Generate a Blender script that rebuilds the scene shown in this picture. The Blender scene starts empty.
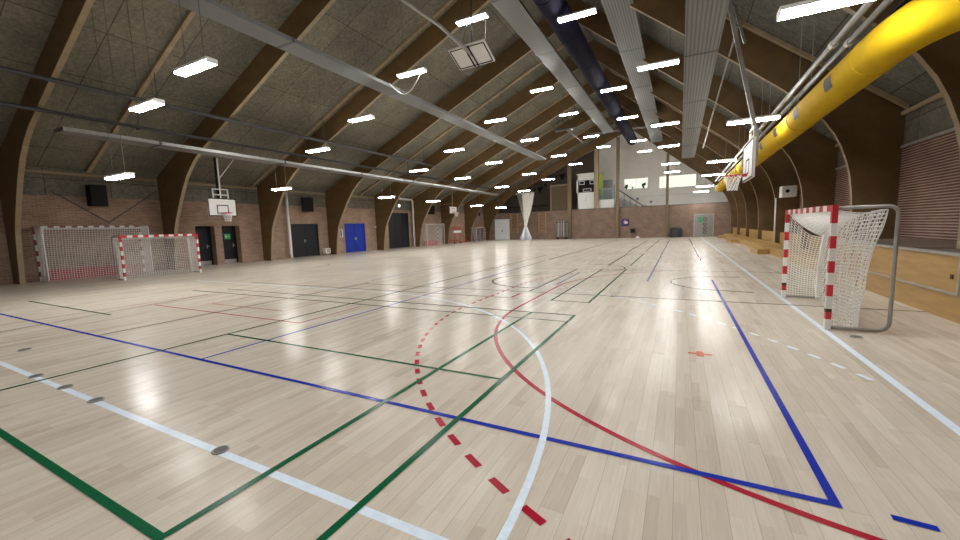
import bpy, math, random
from mathutils import Matrix, Vector
random.seed(7)
S = 0.8333                       # all coordinates below are in survey units; S turns them into metres
C = bpy.context.scene.collection
sc = bpy.context.scene
PI = math.pi

# ------------------------------------------------------------------ materials
def new_mat(name):
    m = bpy.data.materials.new(name); m.use_nodes = True
    nt = m.node_tree; b = nt.nodes['Principled BSDF']
    return m, nt, b
def N(nt, t, **kw):
    n = nt.nodes.new(t)
    for k, v in kw.items():
        if k in n.inputs.keys() if hasattr(n.inputs, 'keys') else False: n.inputs[k].default_value = v
        else: setattr(n, k, v)
    return n
def link(nt, a, b): nt.links.new(a, b)
def coords(nt, order):
    """object coordinates re-ordered, e.g. 'yz' -> (y, z, 0)"""
    tc = nt.nodes.new('ShaderNodeTexCoord'); sp = nt.nodes.new('ShaderNodeSeparateXYZ'); cb = nt.nodes.new('ShaderNodeCombineXYZ')
    nt.links.new(tc.outputs['Object'], sp.inputs[0])
    for i, ch in enumerate(order):
        nt.links.new(sp.outputs['xyz'.index(ch)], cb.inputs[i])
    return cb.outputs[0]
def ramp(nt, fac, stops):
    r = nt.nodes.new('ShaderNodeValToRGB'); el = r.color_ramp.elements
    while len(el) < len(stops): el.new(0.5)
    for e, (p, c) in zip(el, stops): e.position = p; e.color = (*c, 1)
    nt.links.new(fac, r.inputs[0]); return r.outputs[0]
def mix(nt, a, b, fac, mode='MIX'):
    n = nt.nodes.new('ShaderNodeMix'); n.data_type = 'RGBA'; n.blend_type = mode
    for sock, v in ((n.inputs[6], a), (n.inputs[7], b), (n.inputs[0], fac)):
        if hasattr(v, 'links'): nt.links.new(v, sock)
        elif isinstance(v, (int, float)): sock.default_value = v
        else: sock.default_value = (*v, 1)
    return n.outputs[2]
def noise(nt, vec, scale, detail=3.0, rough=0.55):
    n = nt.nodes.new('ShaderNodeTexNoise'); n.inputs['Scale'].default_value = scale
    n.inputs['Detail'].default_value = detail; n.inputs['Roughness'].default_value = rough
    if vec is not None: nt.links.new(vec, n.inputs['Vector'])
    return n.outputs['Fac']
def bricks(nt, vec, w, h, mortar, c1, c2, cm, offset=0.5, bias=0.0, smooth=0.1):
    n = nt.nodes.new('ShaderNodeTexBrick'); nt.links.new(vec, n.inputs['Vector'])
    n.inputs['Scale'].default_value = 1.0; n.inputs['Brick Width'].default_value = w; n.inputs['Row Height'].default_value = h
    n.inputs['Mortar Size'].default_value = mortar; n.inputs['Mortar Smooth'].default_value = smooth; n.inputs['Bias'].default_value = bias
    n.inputs['Color1'].default_value = (*c1, 1); n.inputs['Color2'].default_value = (*c2, 1); n.inputs['Mortar'].default_value = (*cm, 1)
    n.offset = offset
    return n
def bump(nt, b, height, strength, dist=0.01):
    n = nt.nodes.new('ShaderNodeBump'); n.inputs['Strength'].default_value = strength; n.inputs['Distance'].default_value = dist
    nt.links.new(height, n.inputs['Height']); nt.links.new(n.outputs[0], b.inputs['Normal'])
def plain(name, col, rough=0.5, metal=0.0, var=0.12, scale=6.0, spec=0.5):
    m, nt, b = new_mat(name)
    tc = nt.nodes.new('ShaderNodeTexCoord')
    f = noise(nt, tc.outputs['Object'], scale, 4)
    c = ramp(nt, f, [(0.3, tuple(max(0, v*(1-var)) for v in col)), (0.7, tuple(min(1, v*(1+var)) for v in col))])
    nt.links.new(c, b.inputs['Base Color'])
    b.inputs['Roughness'].default_value = rough; b.inputs['Metallic'].default_value = metal
    b.inputs['Specular IOR Level'].default_value = spec
    return m
def glow(name, col, strength):
    m, nt, b = new_mat(name)
    b.inputs['Base Color'].default_value = (0.8, 0.8, 0.8, 1)
    b.inputs['Emission Color'].default_value = (*col, 1); b.inputs['Emission Strength'].default_value = strength
    return m

VF0, VF90 = 0.009, 0.50
def varnish(nt, color, rough):
    """satin floor varnish: diffuse wood or paint under a weak glossy coat that grows towards grazing angles"""
    out = nt.nodes['Material Output']; nt.nodes.remove(nt.nodes['Principled BSDF'])
    d = nt.nodes.new('ShaderNodeBsdfDiffuse'); g = nt.nodes.new('ShaderNodeBsdfAnisotropic')
    g.inputs['Color'].default_value = (1, 1, 1, 1)
    for sock, v in ((d.inputs['Color'], color), (g.inputs['Roughness'], rough)):
        if hasattr(v, 'links'): nt.links.new(v, sock)
        elif isinstance(v, (int, float)): sock.default_value = v
        else: sock.default_value = (*v, 1)
    lw = nt.nodes.new('ShaderNodeLayerWeight'); lw.inputs['Blend'].default_value = 0.5
    pw = nt.nodes.new('ShaderNodeMath'); pw.operation = 'POWER'; pw.inputs[1].default_value = 5.0; nt.links.new(lw.outputs['Facing'], pw.inputs[0])
    ma = nt.nodes.new('ShaderNodeMath'); ma.operation = 'MULTIPLY_ADD'; ma.inputs[1].default_value = VF90-VF0; ma.inputs[2].default_value = VF0; nt.links.new(pw.outputs[0], ma.inputs[0])
    mx = nt.nodes.new('ShaderNodeMixShader'); nt.links.new(ma.outputs[0], mx.inputs[0]); nt.links.new(d.outputs[0], mx.inputs[1]); nt.links.new(g.outputs[0], mx.inputs[2])
    nt.links.new(mx.outputs[0], out.inputs['Surface'])
def mat_floor():
    m, nt, b = new_mat('maple sports floor')
    v = coords(nt, 'yx')
    st = bricks(nt, v, 0.62, 0.0654, 0.0005, (0, 0, 0), (1, 1, 1), (0.5, 0.5, 0.5), 0.37)
    st2 = bricks(nt, v, 1.9, 0.1308, 0.0, (0, 0, 0), (1, 1, 1), (0.5, 0.5, 0.5), 0.43)
    tone = mix(nt, st.outputs['Color'], st2.outputs['Color'], 0.5)
    base = ramp(nt, tone, [(0.0, FL[0]), (0.35, FL[1]), (0.7, FL[2]), (1.0, FL[3])])
    mp = nt.nodes.new('ShaderNodeMapping'); mp.inputs['Scale'].default_value = (1.2, 26, 1); nt.links.new(v, mp.inputs[0])
    gr = ramp(nt, noise(nt, mp.outputs[0], 3.0, 5, 0.6), [(0.32, (0.92, 0.905, 0.89)), (0.68, (1.03, 1.03, 1.03))])
    c = mix(nt, base, gr, 1.0, 'MULTIPLY')
    big = ramp(nt, noise(nt, v, 0.35, 3), [(0.35, (0.93, 0.92, 0.92)), (0.7, (1.04, 1.04, 1.04))])
    c = mix(nt, c, big, 1.0, 'MULTIPLY')
    seam = bricks(nt, v, 3.7, 0.1308, 0.0016, (1, 1, 1), (1, 1, 1), (0.45, 0.40, 0.35), 0.31, smooth=0.0)
    c = mix(nt, c, seam.outputs['Color'], 0.55, 'MULTIPLY')
    rr = nt.nodes.new('ShaderNodeMapRange'); rr.inputs[1].default_value = 0.3; rr.inputs[2].default_value = 0.7
    rr.inputs[3].default_value = FLR[0]; rr.inputs[4].default_value = FLR[1]
    nt.links.new(noise(nt, v, 2.2, 4), rr.inputs[0]); varnish(nt, c, rr.outputs[0])
    return m
def mat_brick(name, order, w, h, mort, c1, c2, cm, dirt=0.25, joint=False):
    m, nt, b = new_mat(name)
    v = coords(nt, order)
    br = bricks(nt, v, w, h, mort, c1, c2, cm, 0.5)
    d = ramp(nt, noise(nt, v, 1.3, 5), [(0.3, (1-dirt,)*3), (0.7, (1+dirt*0.4,)*3)])
    if joint:                                  # bed joints wide and pale, head joints narrow
        thin = bricks(nt, v, w, h, 0.003, c1, c2, tuple(x*0.8 for x in c1), 0.5)
        bed = bricks(nt, v, 500.0, h, mort, (0, 0, 0), (0, 0, 0), (1, 1, 1), 0.0)
        col = mix(nt, thin.outputs['Color'], cm, bed.outputs['Color']); br = bed
    else: col = br.outputs['Color']
    c = mix(nt, col, d, 1.0, 'MULTIPLY')
    nt.links.new(c, b.inputs['Base Color']); b.inputs['Roughness'].default_value = 0.85
    inv = nt.nodes.new('ShaderNodeMath'); inv.operation = 'SUBTRACT'; inv.inputs[0].default_value = 1.0
    nt.links.new(br.outputs['Fac'], inv.inputs[1]); bump(nt, b, inv.outputs[0], 0.6, 0.008)
    return m
def mat_woodwool(name, order, w, h, col):
    m, nt, b = new_mat(name)
    v = coords(nt, order)
    br = bricks(nt, v, w, h, 0.012, (1, 1, 1), (0.82, 0.83, 0.84), (0.35, 0.33, 0.30), 0.0)
    tc = nt.nodes.new('ShaderNodeTexCoord')
    f = noise(nt, tc.outputs['Object'], 9.0, 6, 0.7)
    c0 = ramp(nt, f, [(0.3, tuple(x*0.62 for x in col)), (0.72, tuple(x*1.3 for x in col))])
    g = ramp(nt, noise(nt, tc.outputs['Object'], 0.7, 4), [(0.3, (0.78, 0.78, 0.8)), (0.7, (1.12, 1.1, 1.05))])
    c = mix(nt, mix(nt, c0, g, 1.0, 'MULTIPLY'), br.outputs['Color'], 1.0, 'MULTIPLY')
    nt.links.new(c, b.inputs['Base Color']); b.inputs['Roughness'].default_value = 0.95; b.inputs['Specular IOR Level'].default_value = 0.15
    bump(nt, b, f, 0.5, 0.02)
    return m
def mat_wood(name, col, order, rough=0.5, stretch=(0.6, 14, 1), var=0.3, spec=0.4):
    m, nt, b = new_mat(name)
    v = coords(nt, order)
    mp = nt.nodes.new('ShaderNodeMapping'); mp.inputs['Scale'].default_value = stretch; nt.links.new(v, mp.inputs[0])
    c = ramp(nt, noise(nt, mp.outputs[0], 2.0, 5, 0.6), [(0.28, tuple(x*(1-var) for x in col)), (0.72, tuple(min(1, x*(1+var*0.7)) for x in col))])
    nt.links.new(c, b.inputs['Base Color']); b.inputs['Roughness'].default_value = rough; b.inputs['Specular IOR Level'].default_value = spec
    return m
def mat_ribbed(name, col, pitch):
    """sheet steel with lengthwise grooves (across x)"""
    m, nt, b = new_mat(name)
    v = coords(nt, 'xy')
    w = nt.nodes.new('ShaderNodeTexWave'); w.wave_type = 'BANDS'; w.bands_direction = 'X'; w.inputs['Scale'].default_value = 0.314/pitch
    nt.links.new(v, w.inputs['Vector'])
    c = ramp(nt, w.outputs['Fac'], [(0.15, tuple(x*0.5 for x in col)), (0.45, col)])
    nt.links.new(c, b.inputs['Base Color']); b.inputs['Roughness'].default_value = 0.5; b.inputs['Metallic'].default_value = 0.1
    bump(nt, b, w.outputs['Fac'], 0.5, 0.01)
    return m

FL = [(0.52, 0.45, 0.37), (0.605, 0.54, 0.455), (0.65, 0.585, 0.50), (0.70, 0.64, 0.555)]
FLR = (0.18, 0.25)
LIGHT = 88.0
M = {}
M['floor'] = mat_floor()
M['brick_l'] = mat_brick('red brown brick', 'yz', 0.24, 0.0667, 0.007, (0.28, 0.165, 0.11), (0.39, 0.245, 0.17), (0.45, 0.38, 0.31))
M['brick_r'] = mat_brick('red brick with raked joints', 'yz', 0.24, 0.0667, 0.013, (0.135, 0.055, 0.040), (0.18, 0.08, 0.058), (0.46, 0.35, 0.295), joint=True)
M['brick_f'] = mat_brick('red brown brick end', 'xz', 0.24, 0.0667, 0.007, (0.21, 0.13, 0.09), (0.275, 0.175, 0.125), (0.30, 0.25, 0.20))
M['grey_board'] = mat_woodwool('grey wood wool boards', 'yz', 2.0, 1.0, (0.225, 0.21, 0.175))
M['roof_l'] = mat_woodwool('wood wool ceiling panels', 'yx', 1.95, 1.9, (0.225, 0.215, 0.172))
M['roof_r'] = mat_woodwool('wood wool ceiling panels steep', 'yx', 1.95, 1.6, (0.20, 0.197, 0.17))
M['beam'] = mat_wood('brown stained glulam', (0.138, 0.082, 0.032), 'xz', 0.55, (1, 1, 1), 0.25)
M['soffit'] = mat_wood('pale glulam soffit', (0.33, 0.255, 0.155), 'xz', 0.55, (1.2, 3, 1), 0.2)
M['batten'] = mat_wood('pale pine batten', (0.36, 0.27, 0.165), 'xz', 0.6, (1, 3, 1), 0.2)
M['post'] = mat_wood('weathered pine post', (0.20, 0.145, 0.085), 'xz', 0.6, (10, 1, 1), 0.25)
M['plywood'] = mat_wood('varnished ash plywood', (0.43, 0.265, 0.085), 'yz', 0.42, (0.7, 6, 1), 0.18)
M['white_paint'] = plain('white painted wall', (0.91, 0.875, 0.80), 0.7, var=0.04, scale=1.5)
M['brown_board'] = plain('dark brown boarding', (0.13, 0.10, 0.078), 0.8)
M['white'] = plain('white enamel', (0.78, 0.78, 0.76), 0.4, var=0.03)
M['red'] = plain('red enamel', (0.55, 0.025, 0.04), 0.35, var=0.08)
M['faded_red'] = plain('faded red enamel', (0.30, 0.075, 0.06), 0.5)
M['black'] = plain('black plastic', (0.005, 0.005, 0.006), 0.6, spec=0.2)
M['rubber'] = plain('dark rubber band', (0.05, 0.03, 0.02), 0.7)
M['steel'] = plain('galvanised steel', (0.38, 0.38, 0.37), 0.38, 0.7)
M['grey_steel'] = plain('grey painted steel', (0.32, 0.31, 0.29), 0.45, 0.3)
M['dark_steel'] = plain('dark painted steel', (0.075, 0.075, 0.08), 0.45, 0.2)
M['alu'] = plain('aluminium profile', (0.42, 0.41, 0.38), 0.45, 0.4)
M['ledge'] = plain('dusty brown ledge', (0.135, 0.095, 0.068), 0.7)
M['disc'] = plain('worn steel disc', (0.10, 0.095, 0.09), 0.5, 0.5)
M['panel_grey'] = plain('grey enamelled steel panel', (0.33, 0.335, 0.33), 0.4, 0.2, var=0.05)
M['panel_ribbed'] = mat_ribbed('ribbed grey steel panel', (0.145, 0.147, 0.14), 0.095)
M['heater_grey'] = plain('grey heater sheet', (0.17, 0.175, 0.172), 0.6, 0.0, var=0.05, spec=0.25)
M['navy_fabric'] = plain('navy duct fabric', (0.006, 0.0045, 0.02), 0.85, var=0.15, scale=2, spec=0.15)
M['yellow'] = plain('yellow duct fabric', (0.56, 0.36, 0.006), 0.8, var=0.06, scale=3.5, spec=0.15)
M['patch'] = plain('grey mesh patch', (0.05, 0.05, 0.045), 0.7)
M['door_dark'] = plain('dark slate door paint', (0.009, 0.0115, 0.016), 0.5, var=0.08, spec=0.3)
M['door_blue'] = plain('bright blue door paint', (0.003, 0.028, 0.34), 0.45, var=0.05, spec=0.3)
M['door_white'] = plain('white door paint', (0.80, 0.82, 0.84), 0.4, var=0.03)
M['net'] = plain('white net cord', (0.90, 0.90, 0.88), 0.8, var=0.03)
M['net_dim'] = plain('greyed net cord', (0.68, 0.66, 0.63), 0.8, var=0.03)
M['mat_red'] = plain('red vinyl', (0.42, 0.03, 0.035), 0.5)
M['silver'] = plain('silver tarpaulin', (0.55, 0.57, 0.60), 0.35, 0.4)
M['curtain_net'] = plain('pale curtain net', (0.78, 0.75, 0.68), 0.8)
M['dark_cloth'] = plain('charcoal cover', (0.03, 0.032, 0.036), 0.7)
M['green_sign'] = plain('green sign', (0.02, 0.36, 0.13), 0.4, var=0.03)
M['lime'] = plain('lime banner', (0.42, 0.60, 0.06), 0.6, var=0.04)
M['poster'] = plain('navy poster', (0.02, 0.02, 0.12), 0.4, var=0.05)
M['pink'] = plain('pink print', (0.75, 0.35, 0.45), 0.5, var=0.05)
M['timber'] = mat_wood('yellow planed timber', (0.55, 0.33, 0.12), 'yz', 0.5, (1, 8, 1), 0.15)
M['wallbar'] = mat_wood('lacquered beech', (0.42, 0.25, 0.13), 'xz', 0.45, (6, 1, 1), 0.15)
M['orange'] = plain('orange enamel', (0.55, 0.16, 0.02), 0.5)
M['grey_metal_door'] = plain('brushed grey door', (0.30, 0.29, 0.27), 0.3, 0.6)
M['glow'] = glow('lamp diffuser', (1.0, 0.985, 0.95), LIGHT)
M['window_glow'] = glow('lit room behind pane', (0.95, 1.0, 0.82), 0.75)
M['exit_glow'] = glow('emergency lamp', (0.9, 1.0, 0.9), 3.0)
def glass():
    m, nt, b = new_mat('balustrade glass')
    b.inputs['Base Color'].default_value = (0.75, 0.85, 0.9, 1); b.inputs['Transmission Weight'].default_value = 0.9
    b.inputs['Roughness'].default_value = 0.05; b.inputs['IOR'].default_value = 1.1
    return m
M['glass'] = glass()
def paint(name, col):
    m, nt, b = new_mat(name); tc = nt.nodes.new('ShaderNodeTexCoord')
    c = ramp(nt, noise(nt, tc.outputs['Object'], 20, 4), [(0.3, tuple(v*0.94 for v in col)), (0.7, tuple(min(1, v*1.06) for v in col))])
    varnish(nt, c, 0.21); return m
M['l_white'] = paint('white court paint', (0.74, 0.84, 0.96)); M['l_blue'] = paint('blue court paint', (0.007, 0.026, 0.36))
M['l_green'] = paint('green court paint', (0.006, 0.105, 0.040)); M['l_red'] = paint('red court paint', (0.37, 0.010, 0.032))
M['l_black'] = paint('black court paint', (0.03, 0.028, 0.03)); M['l_orange'] = paint('orange court paint', (0.55, 0.14, 0.08))
M['l_violet'] = paint('violet court paint', (0.12, 0.11, 0.26)); M['l_palered'] = paint('brick red court paint', (0.38, 0.09, 0.06))

# ------------------------------------------------------------------ mesh building
class MB:
    def __init__(s): s.v = []; s.f = []; s.mi = []
    def face(s, idx, m=0): s.f.append(tuple(idx)); s.mi.append(m)
    def box(s, x0, x1, y0, y1, z0, z1, m=0):
        b = len(s.v)
        s.v += [(x0,y0,z0),(x1,y0,z0),(x1,y1,z0),(x0,y1,z0),(x0,y0,z1),(x1,y0,z1),(x1,y1,z1),(x0,y1,z1)]
        for q in ((0,3,2,1),(4,5,6,7),(0,1,5,4),(1,2,6,5),(2,3,7,6),(3,0,4,7)): s.face([b+i for i in q], m)
        return s
    def obox(s, c, ax, ay, az, m=0):
        """oriented box: centre c, half-axis vectors"""
        c, ax, ay, az = map(Vector, (c, ax, ay, az)); b = len(s.v)
        for k in (-1, 1):
            for (i, j) in ((-1,-1),(1,-1),(1,1),(-1,1)): s.v.append(tuple(c+ax*i+ay*j+az*k))
        for q in ((0,3,2,1),(4,5,6,7),(0,1,5,4),(1,2,6,5),(2,3,7,6),(3,0,4,7)): s.face([b+i for i in q], m)
        return s
    def tube(s, pts, r, n=8, m=0, closed=False, caps=True, radii=None):
        pts = [Vector(p) for p in pts]; k = len(pts); b = len(s.v); up = None
        for i, p in enumerate(pts):
            if closed: t = pts[(i+1) % k]-pts[i-1]
            else: t = pts[min(i+1, k-1)]-pts[max(i-1, 0)]
            t.normalize()
            if up is None: up = Vector((0,0,1)) if abs(t.z) < 0.9 else Vector((1,0,0))
            a = t.cross(up)
            if a.length < 1e-6: a = t.orthogonal()
            a.normalize(); up = a.cross(t).normalized()
            rr = radii[i] if radii else r
            for j in range(n):
                th = 2*PI*(j+0.5)/n
                s.v.append(tuple(p+a*(rr*math.cos(th))+up*(rr*math.sin(th))))
        for i in range(k if closed else k-1):
            i2 = (i+1) % k
            for j in range(n):
                j2 = (j+1) % n
                s.face((b+i*n+j, b+i2*n+j, b+i2*n+j2, b+i*n+j2), m)
        if caps and not closed:
            s.face([b+j for j in range(n)], m); s.face([b+(k-1)*n+j for j in reversed(range(n))], m)
        return s
    def cyl(s, c, r, h, n=24, m=0):
        return s.tube([c, (c[0], c[1], c[2]+h)], r, n, m)
    def ribbon(s, pts, w, z, closed=False, m=0):
        """flat painted stripe on the floor"""
        k = len(pts); b = len(s.v)
        for i, p in enumerate(pts):
            p0 = pts[i-1] if (i > 0 or closed) else p; p1 = pts[(i+1) % k] if (i < k-1 or closed) else p
            d = Vector((p1[0]-p0[0], p1[1]-p0[1])); d.normalize()
            n = Vector((-d.y, d.x))*(w/2)
            s.v.append((p[0]+n.x, p[1]+n.y, z)); s.v.append((p[0]-n.x, p[1]-n.y, z))
        for i in range(k if closed else k-1):
            j = (i+1) % k
            s.face((b+2*i+1, b+2*j+1, b+2*j, b+2*i), m)
        return s
    def net(s, P, r, step=1, n=3, m=0):
        """P[i][j] grid of points; a cord along every grid line"""
        for row in P: s.tube(row, r, n, m, caps=False)
        for j in range(len(P[0])): s.tube([row[j] for row in P], r, n, m, caps=False)
        return s
    def build(s, name, mats, parent=None, origin=None, smooth=False):
        if not isinstance(mats, (list, tuple)): mats = [mats]
        if parent is not None: o0 = ORIG[parent.name]
        elif origin is not None: o0 = Vector(origin)
        else:
            xs, ys, zs = zip(*s.v); o0 = Vector(((min(xs)+max(xs))/2, (min(ys)+max(ys))/2, min(zs)))
        me = bpy.data.meshes.new(name)
        me.from_pydata([tuple((Vector(p)-o0)*S) for p in s.v], [], s.f)
        for m in mats: me.materials.append(M[m])
        me.polygons.foreach_set('material_index', s.mi)
        if smooth: me.polygons.foreach_set('use_smooth', [True]*len(s.f))
        me.update()
        o = bpy.data.objects.new(name, me); C.objects.link(o)
        ORIG[o.name] = o0
        if parent is not None: o.parent = parent
        else: o.location = o0*S
        return o
ORIG = {}
def tag(o, label=None, cat=None, group=None, kind=None):
    if label: o['label'] = label
    if cat: o['category'] = cat
    if group: o['group'] = group
    if kind: o['kind'] = kind
    return o
def thing(name, label, cat, loc, group=None):
    o = bpy.data.objects.new(name, None); C.objects.link(o); o.empty_display_size = 0.1
    o.location = Vector(loc)*S; ORIG[o.name] = Vector(loc)
    return tag(o, label, cat, group)
def struct(o, label=None, cat=None): return tag(o, label, cat, None, 'structure')
def copy_tree(o, parent=None, kids=None):
    kids = kids or KIDS()
    c = o.copy(); C.objects.link(c); c.parent = parent
    for ch in kids.get(o.name, []): copy_tree(ch, c, kids)
    return c
def KIDS():
    d = {}
    for o in C.objects:
        if o.parent: d.setdefault(o.parent.name, []).append(o)
    return d
def arc(c, r, a0, a1, n):
    return [(c[0]+r*math.cos(math.radians(a0+(a1-a0)*i/n)), c[1]+r*math.sin(math.radians(a0+(a1-a0)*i/n))) for i in range(n+1)]
def lerp(a, b, t): return tuple(x+(y-x)*t for x, y in zip(a, b))
ORD = ['first', 'second', 'third', 'fourth', 'fifth', 'sixth', 'seventh', 'eighth', 'ninth', 'tenth']

# ------------------------------------------------------------------ camera
H = 1.85
cam = bpy.data.cameras.new('camera'); co = bpy.data.objects.new('camera', cam); C.objects.link(co)
cam.sensor_width = 36; cam.lens = 387.541423/960*36; cam.clip_start = 0.05; cam.clip_end = 300
fw = Vector((-0.45646524, 0.88320206, -0.10767365)); rt = Vector((0.88946363, 0.45599188, -0.03042772)); up = Vector((-0.02222449, 0.10966099, 0.99372055))
co.matrix_world = Matrix(((rt.x, up.x, -fw.x, 0), (rt.y, up.y, -fw.y, 0), (rt.z, up.z, -fw.z, H*S), (0, 0, 0, 1)))
sc.camera = co

# ------------------------------------------------------------------ the hall
Y0, YF, YG = -9.0, 53.5, 57.6          # wall behind, brick end wall, gallery back wall
XL, XR = -26.6, 6.3
RX, RZ = -5.71, 14.80                  # ridge
def roof_z(x): return 5.3+0.455*(x-XL) if x <= RX else 5.2-0.8*(x-XR)
FY = [5.85+5.93*i for i in range(9)]

floor = struct(MB().box(XL-0.9, XR+0.3, Y0, YG+0.3, -0.3, 0).build('floor', 'floor', origin=(0,0,0)), 'pale strip wood sports floor with coloured court lines', 'floor')
w = MB()
for x0, x1, a, b in ((XL-0.4, RX, None, None), (RX, XR+0.4, None, None)):
    pass
def roof(name, x0, x1, mat):
    m = MB(); z0, z1 = (roof_z(x0), roof_z(x1))
    pts = [(x0, z0), (x1, z1), (x1, z1+0.3), (x0, z0+0.3)]
    for y in (Y0, YG+0.3):
        for p in pts: m.v.append((p[0], y, p[1]))
    m.face((0,1,2,3)); m.face((7,6,5,4))
    for i in range(4):
        j = (i+1) % 4; m.face((i, i+4, j+4, j))
    return m.build(name, mat, origin=(0,0,0))
struct(roof('ceiling', XL-0.3, RX, 'roof_l'), 'long shallow slope of grey wood wool ceiling panels', 'ceiling')
struct(roof('ceiling', RX+0.0001, XR+0.25, 'roof_r'), 'short steep slope of grey ceiling panels above the benches', 'ceiling')

# long brick wall with the doors: openings (y0, y1, top)
OPEN = [(13.38, 14.49, 2.5), (14.95, 16.1, 2.5), (20.05, 22.57, 2.6), (25.4, 27.95, 2.62), (31.3, 34.7, 3.7)]
m = MB(); y = Y0
for a, b, t in OPEN:
    m.box(XL-0.35, XL, y, a, 0, 4.0); m.box(XL-0.35, XL, a, b, t, 4.0); y = b
m.box(XL-0.35, XL, y, YG+0.3, 0, 4.0)
m.box(XL-0.35, XL-0.02, Y0, YG+0.3, 4.0, 5.29, 1)
for a, b, t in OPEN[:2]:                       # deep brick reveals
    m.box(XL-0.6, XL-0.35, a-0.2, a, 0, t+0.2); m.box(XL-0.6, XL-0.35, b, b+0.2, 0, t+0.2); m.box(XL-0.6, XL-0.35, a, b, t, t+0.2)
struct(m.build('wall_left', ['brick_l', 'grey_board'], origin=(0,0,0)), 'long brick wall with the blue door and grey boards on top', 'wall')
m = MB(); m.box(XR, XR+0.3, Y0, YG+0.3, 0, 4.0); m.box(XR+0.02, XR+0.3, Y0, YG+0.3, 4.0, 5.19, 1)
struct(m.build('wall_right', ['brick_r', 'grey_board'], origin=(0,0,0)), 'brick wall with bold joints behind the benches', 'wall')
m = MB(); m.box(XL, XR, Y0-0.3, Y0, 0, 6); 
m.v += [(XL, Y0-0.1, 5.0), (XR, Y0-0.1, 5.0), (XR, Y0-0.1, roof_z(XR)), (RX, Y0-0.1, RZ), (XL, Y0-0.1, roof_z(XL))]; k = len(m.v)-5; m.face((k, k+1, k+2, k+3, k+4), 1)
struct(m.build('wall_rear', ['brick_f', 'grey_board'], origin=(0,0,0)))
# end wall: door opening for the grey door and white door stay flush on it
m = MB(); m.box(XL, XR, YF, YF+0.3, 0, 3.92); m.box(XL, XR, YF-0.03, YF+0.36, 3.92, 3.98, 1)
struct(m.build('wall_end', ['brick_f', 'dark_steel'], origin=(0,0,0)), 'low brick end wall below the gallery', 'wall')
struct(MB().box(XL, XR, YF+0.3, YG, 3.2, 3.4).build('floor_gallery', 'brown_board', origin=(0,0,0)))
# gallery back wall: white gable with two lit windows, brown boarding to one side
WIN = [(-6.99, -3.94, 6.51, 7.95), (-2.62, 1.75, 6.33, 7.95)]
m = MB()
def gable(m, x0, x1, z0, yb, yf, mi):
    xs = sorted(set([x0, x1] + ([RX] if x0 < RX < x1 else [])))
    top = [(x, roof_z(x)) for x in xs]; poly = [(x0, z0), (x1, z0)] + top[::-1]
    b = len(m.v); n = len(poly)
    for yy in (yf, yb):
        for p in poly: m.v.append((p[0], yy, p[1]))
    m.face(range(b, b+n), mi); m.face(range(b+2*n-1, b+n-1, -1), mi)
    for i in range(n):
        j = (i+1) % n; m.face((b+i, b+i+n, b+j+n, b+j), mi)
xw = -10.6
m.box(xw, 1.75, YG, YG+0.25, 3.4, 6.33); gable(m, xw, 1.75, 7.95, YG+0.25, YG, 0); gable(m, 1.75, XR-0.01, 3.4, YG+0.25, YG, 0)
xs = [xw, -6.99, -3.94, -2.62, 1.75, XR]
m.box(xw, -6.99, YG, YG+0.25, 6.33, 7.95); m.box(-3.94, -2.62, YG, YG+0.25, 6.33, 7.95)
m.box(-6.99, -3.94, YG, YG+0.25, 6.33, 6.51)
struct(m.build('wall_gable', 'white_paint', origin=(0,0,0)), 'white gable wall above the gallery', 'wall')
m = MB(); gable(m, XL, xw, 3.4, YG+0.25, YG, 0)
struct(m.build('wall_gallery', 'brown_board', origin=(0,0,0)), 'dark brown boarded wall at the back of the gallery', 'wall')
struct(MB().box(-4.7, XR, YG-0.06, YG, 5.38, 5.5).build('trim_ledge', 'white', origin=(0,0,0)))
for i, (a, b, c, d) in enumerate(WIN):
    wn = thing('window_%d' % (i+1), ['wide lit window with plants inside on the white gable', 'wide lit window with a blind beside the heating panel end'][i], 'window', ((a+b)/2, YG+0.1, c)); wn['kind'] = 'structure'
    MB().box(a, b, YG+0.2, YG+0.24, c, d).build('pane', 'window_glow', wn)
    f = MB(); t = 0.06
    f.box(a, b, YG-0.02, YG+0.2, c, c+t); f.box(a, b, YG-0.02, YG+0.2, d-t, d); f.box(a, a+t, YG-0.02, YG+0.2, c+t, d-t); f.box(b-t, b, YG-0.02, YG+0.2, c+t, d-t); f.box((a+b)/2-0.03, (a+b)/2+0.03, YG+0.1, YG+0.19, c+t, d-t)
    f.build('window_frame', 'white', wn)
# things on the sills
def sill_plant(x, z, s, label):
    t = thing('potted_plant', label, 'plant', (x, YG+0.08, z), 'plants on the gallery window sill')
    MB().tube([(x, YG+0.08, z), (x, YG+0.08, z+0.16*s)], 0.1*s, 8).build('pot', 'black', t)
    f = MB()
    for k in range(9):
        a = k*2.4; d = 0.16*s*(0.5+0.5*random.random())
        c = (x+d*math.cos(a), YG+0.08+0.05*math.sin(a), z+0.2*s+0.3*s*random.random())
        f.obox(c, (0.09*s, 0, 0.03), (0, 0.03, 0), (0.02, 0, 0.09*s))
    f.build('foliage', 'dark_cloth', t)
sill_plant(-6.7, 6.57, 1.1, 'dark potted plant at the outer corner of the plant window')
sill_plant(-5.9, 6.57, 0.6, 'small dark potted plant on the plant window sill')
sill_plant(-4.5, 6.57, 1.3, 'bushy dark potted plant next to the plant window mullion')

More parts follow.
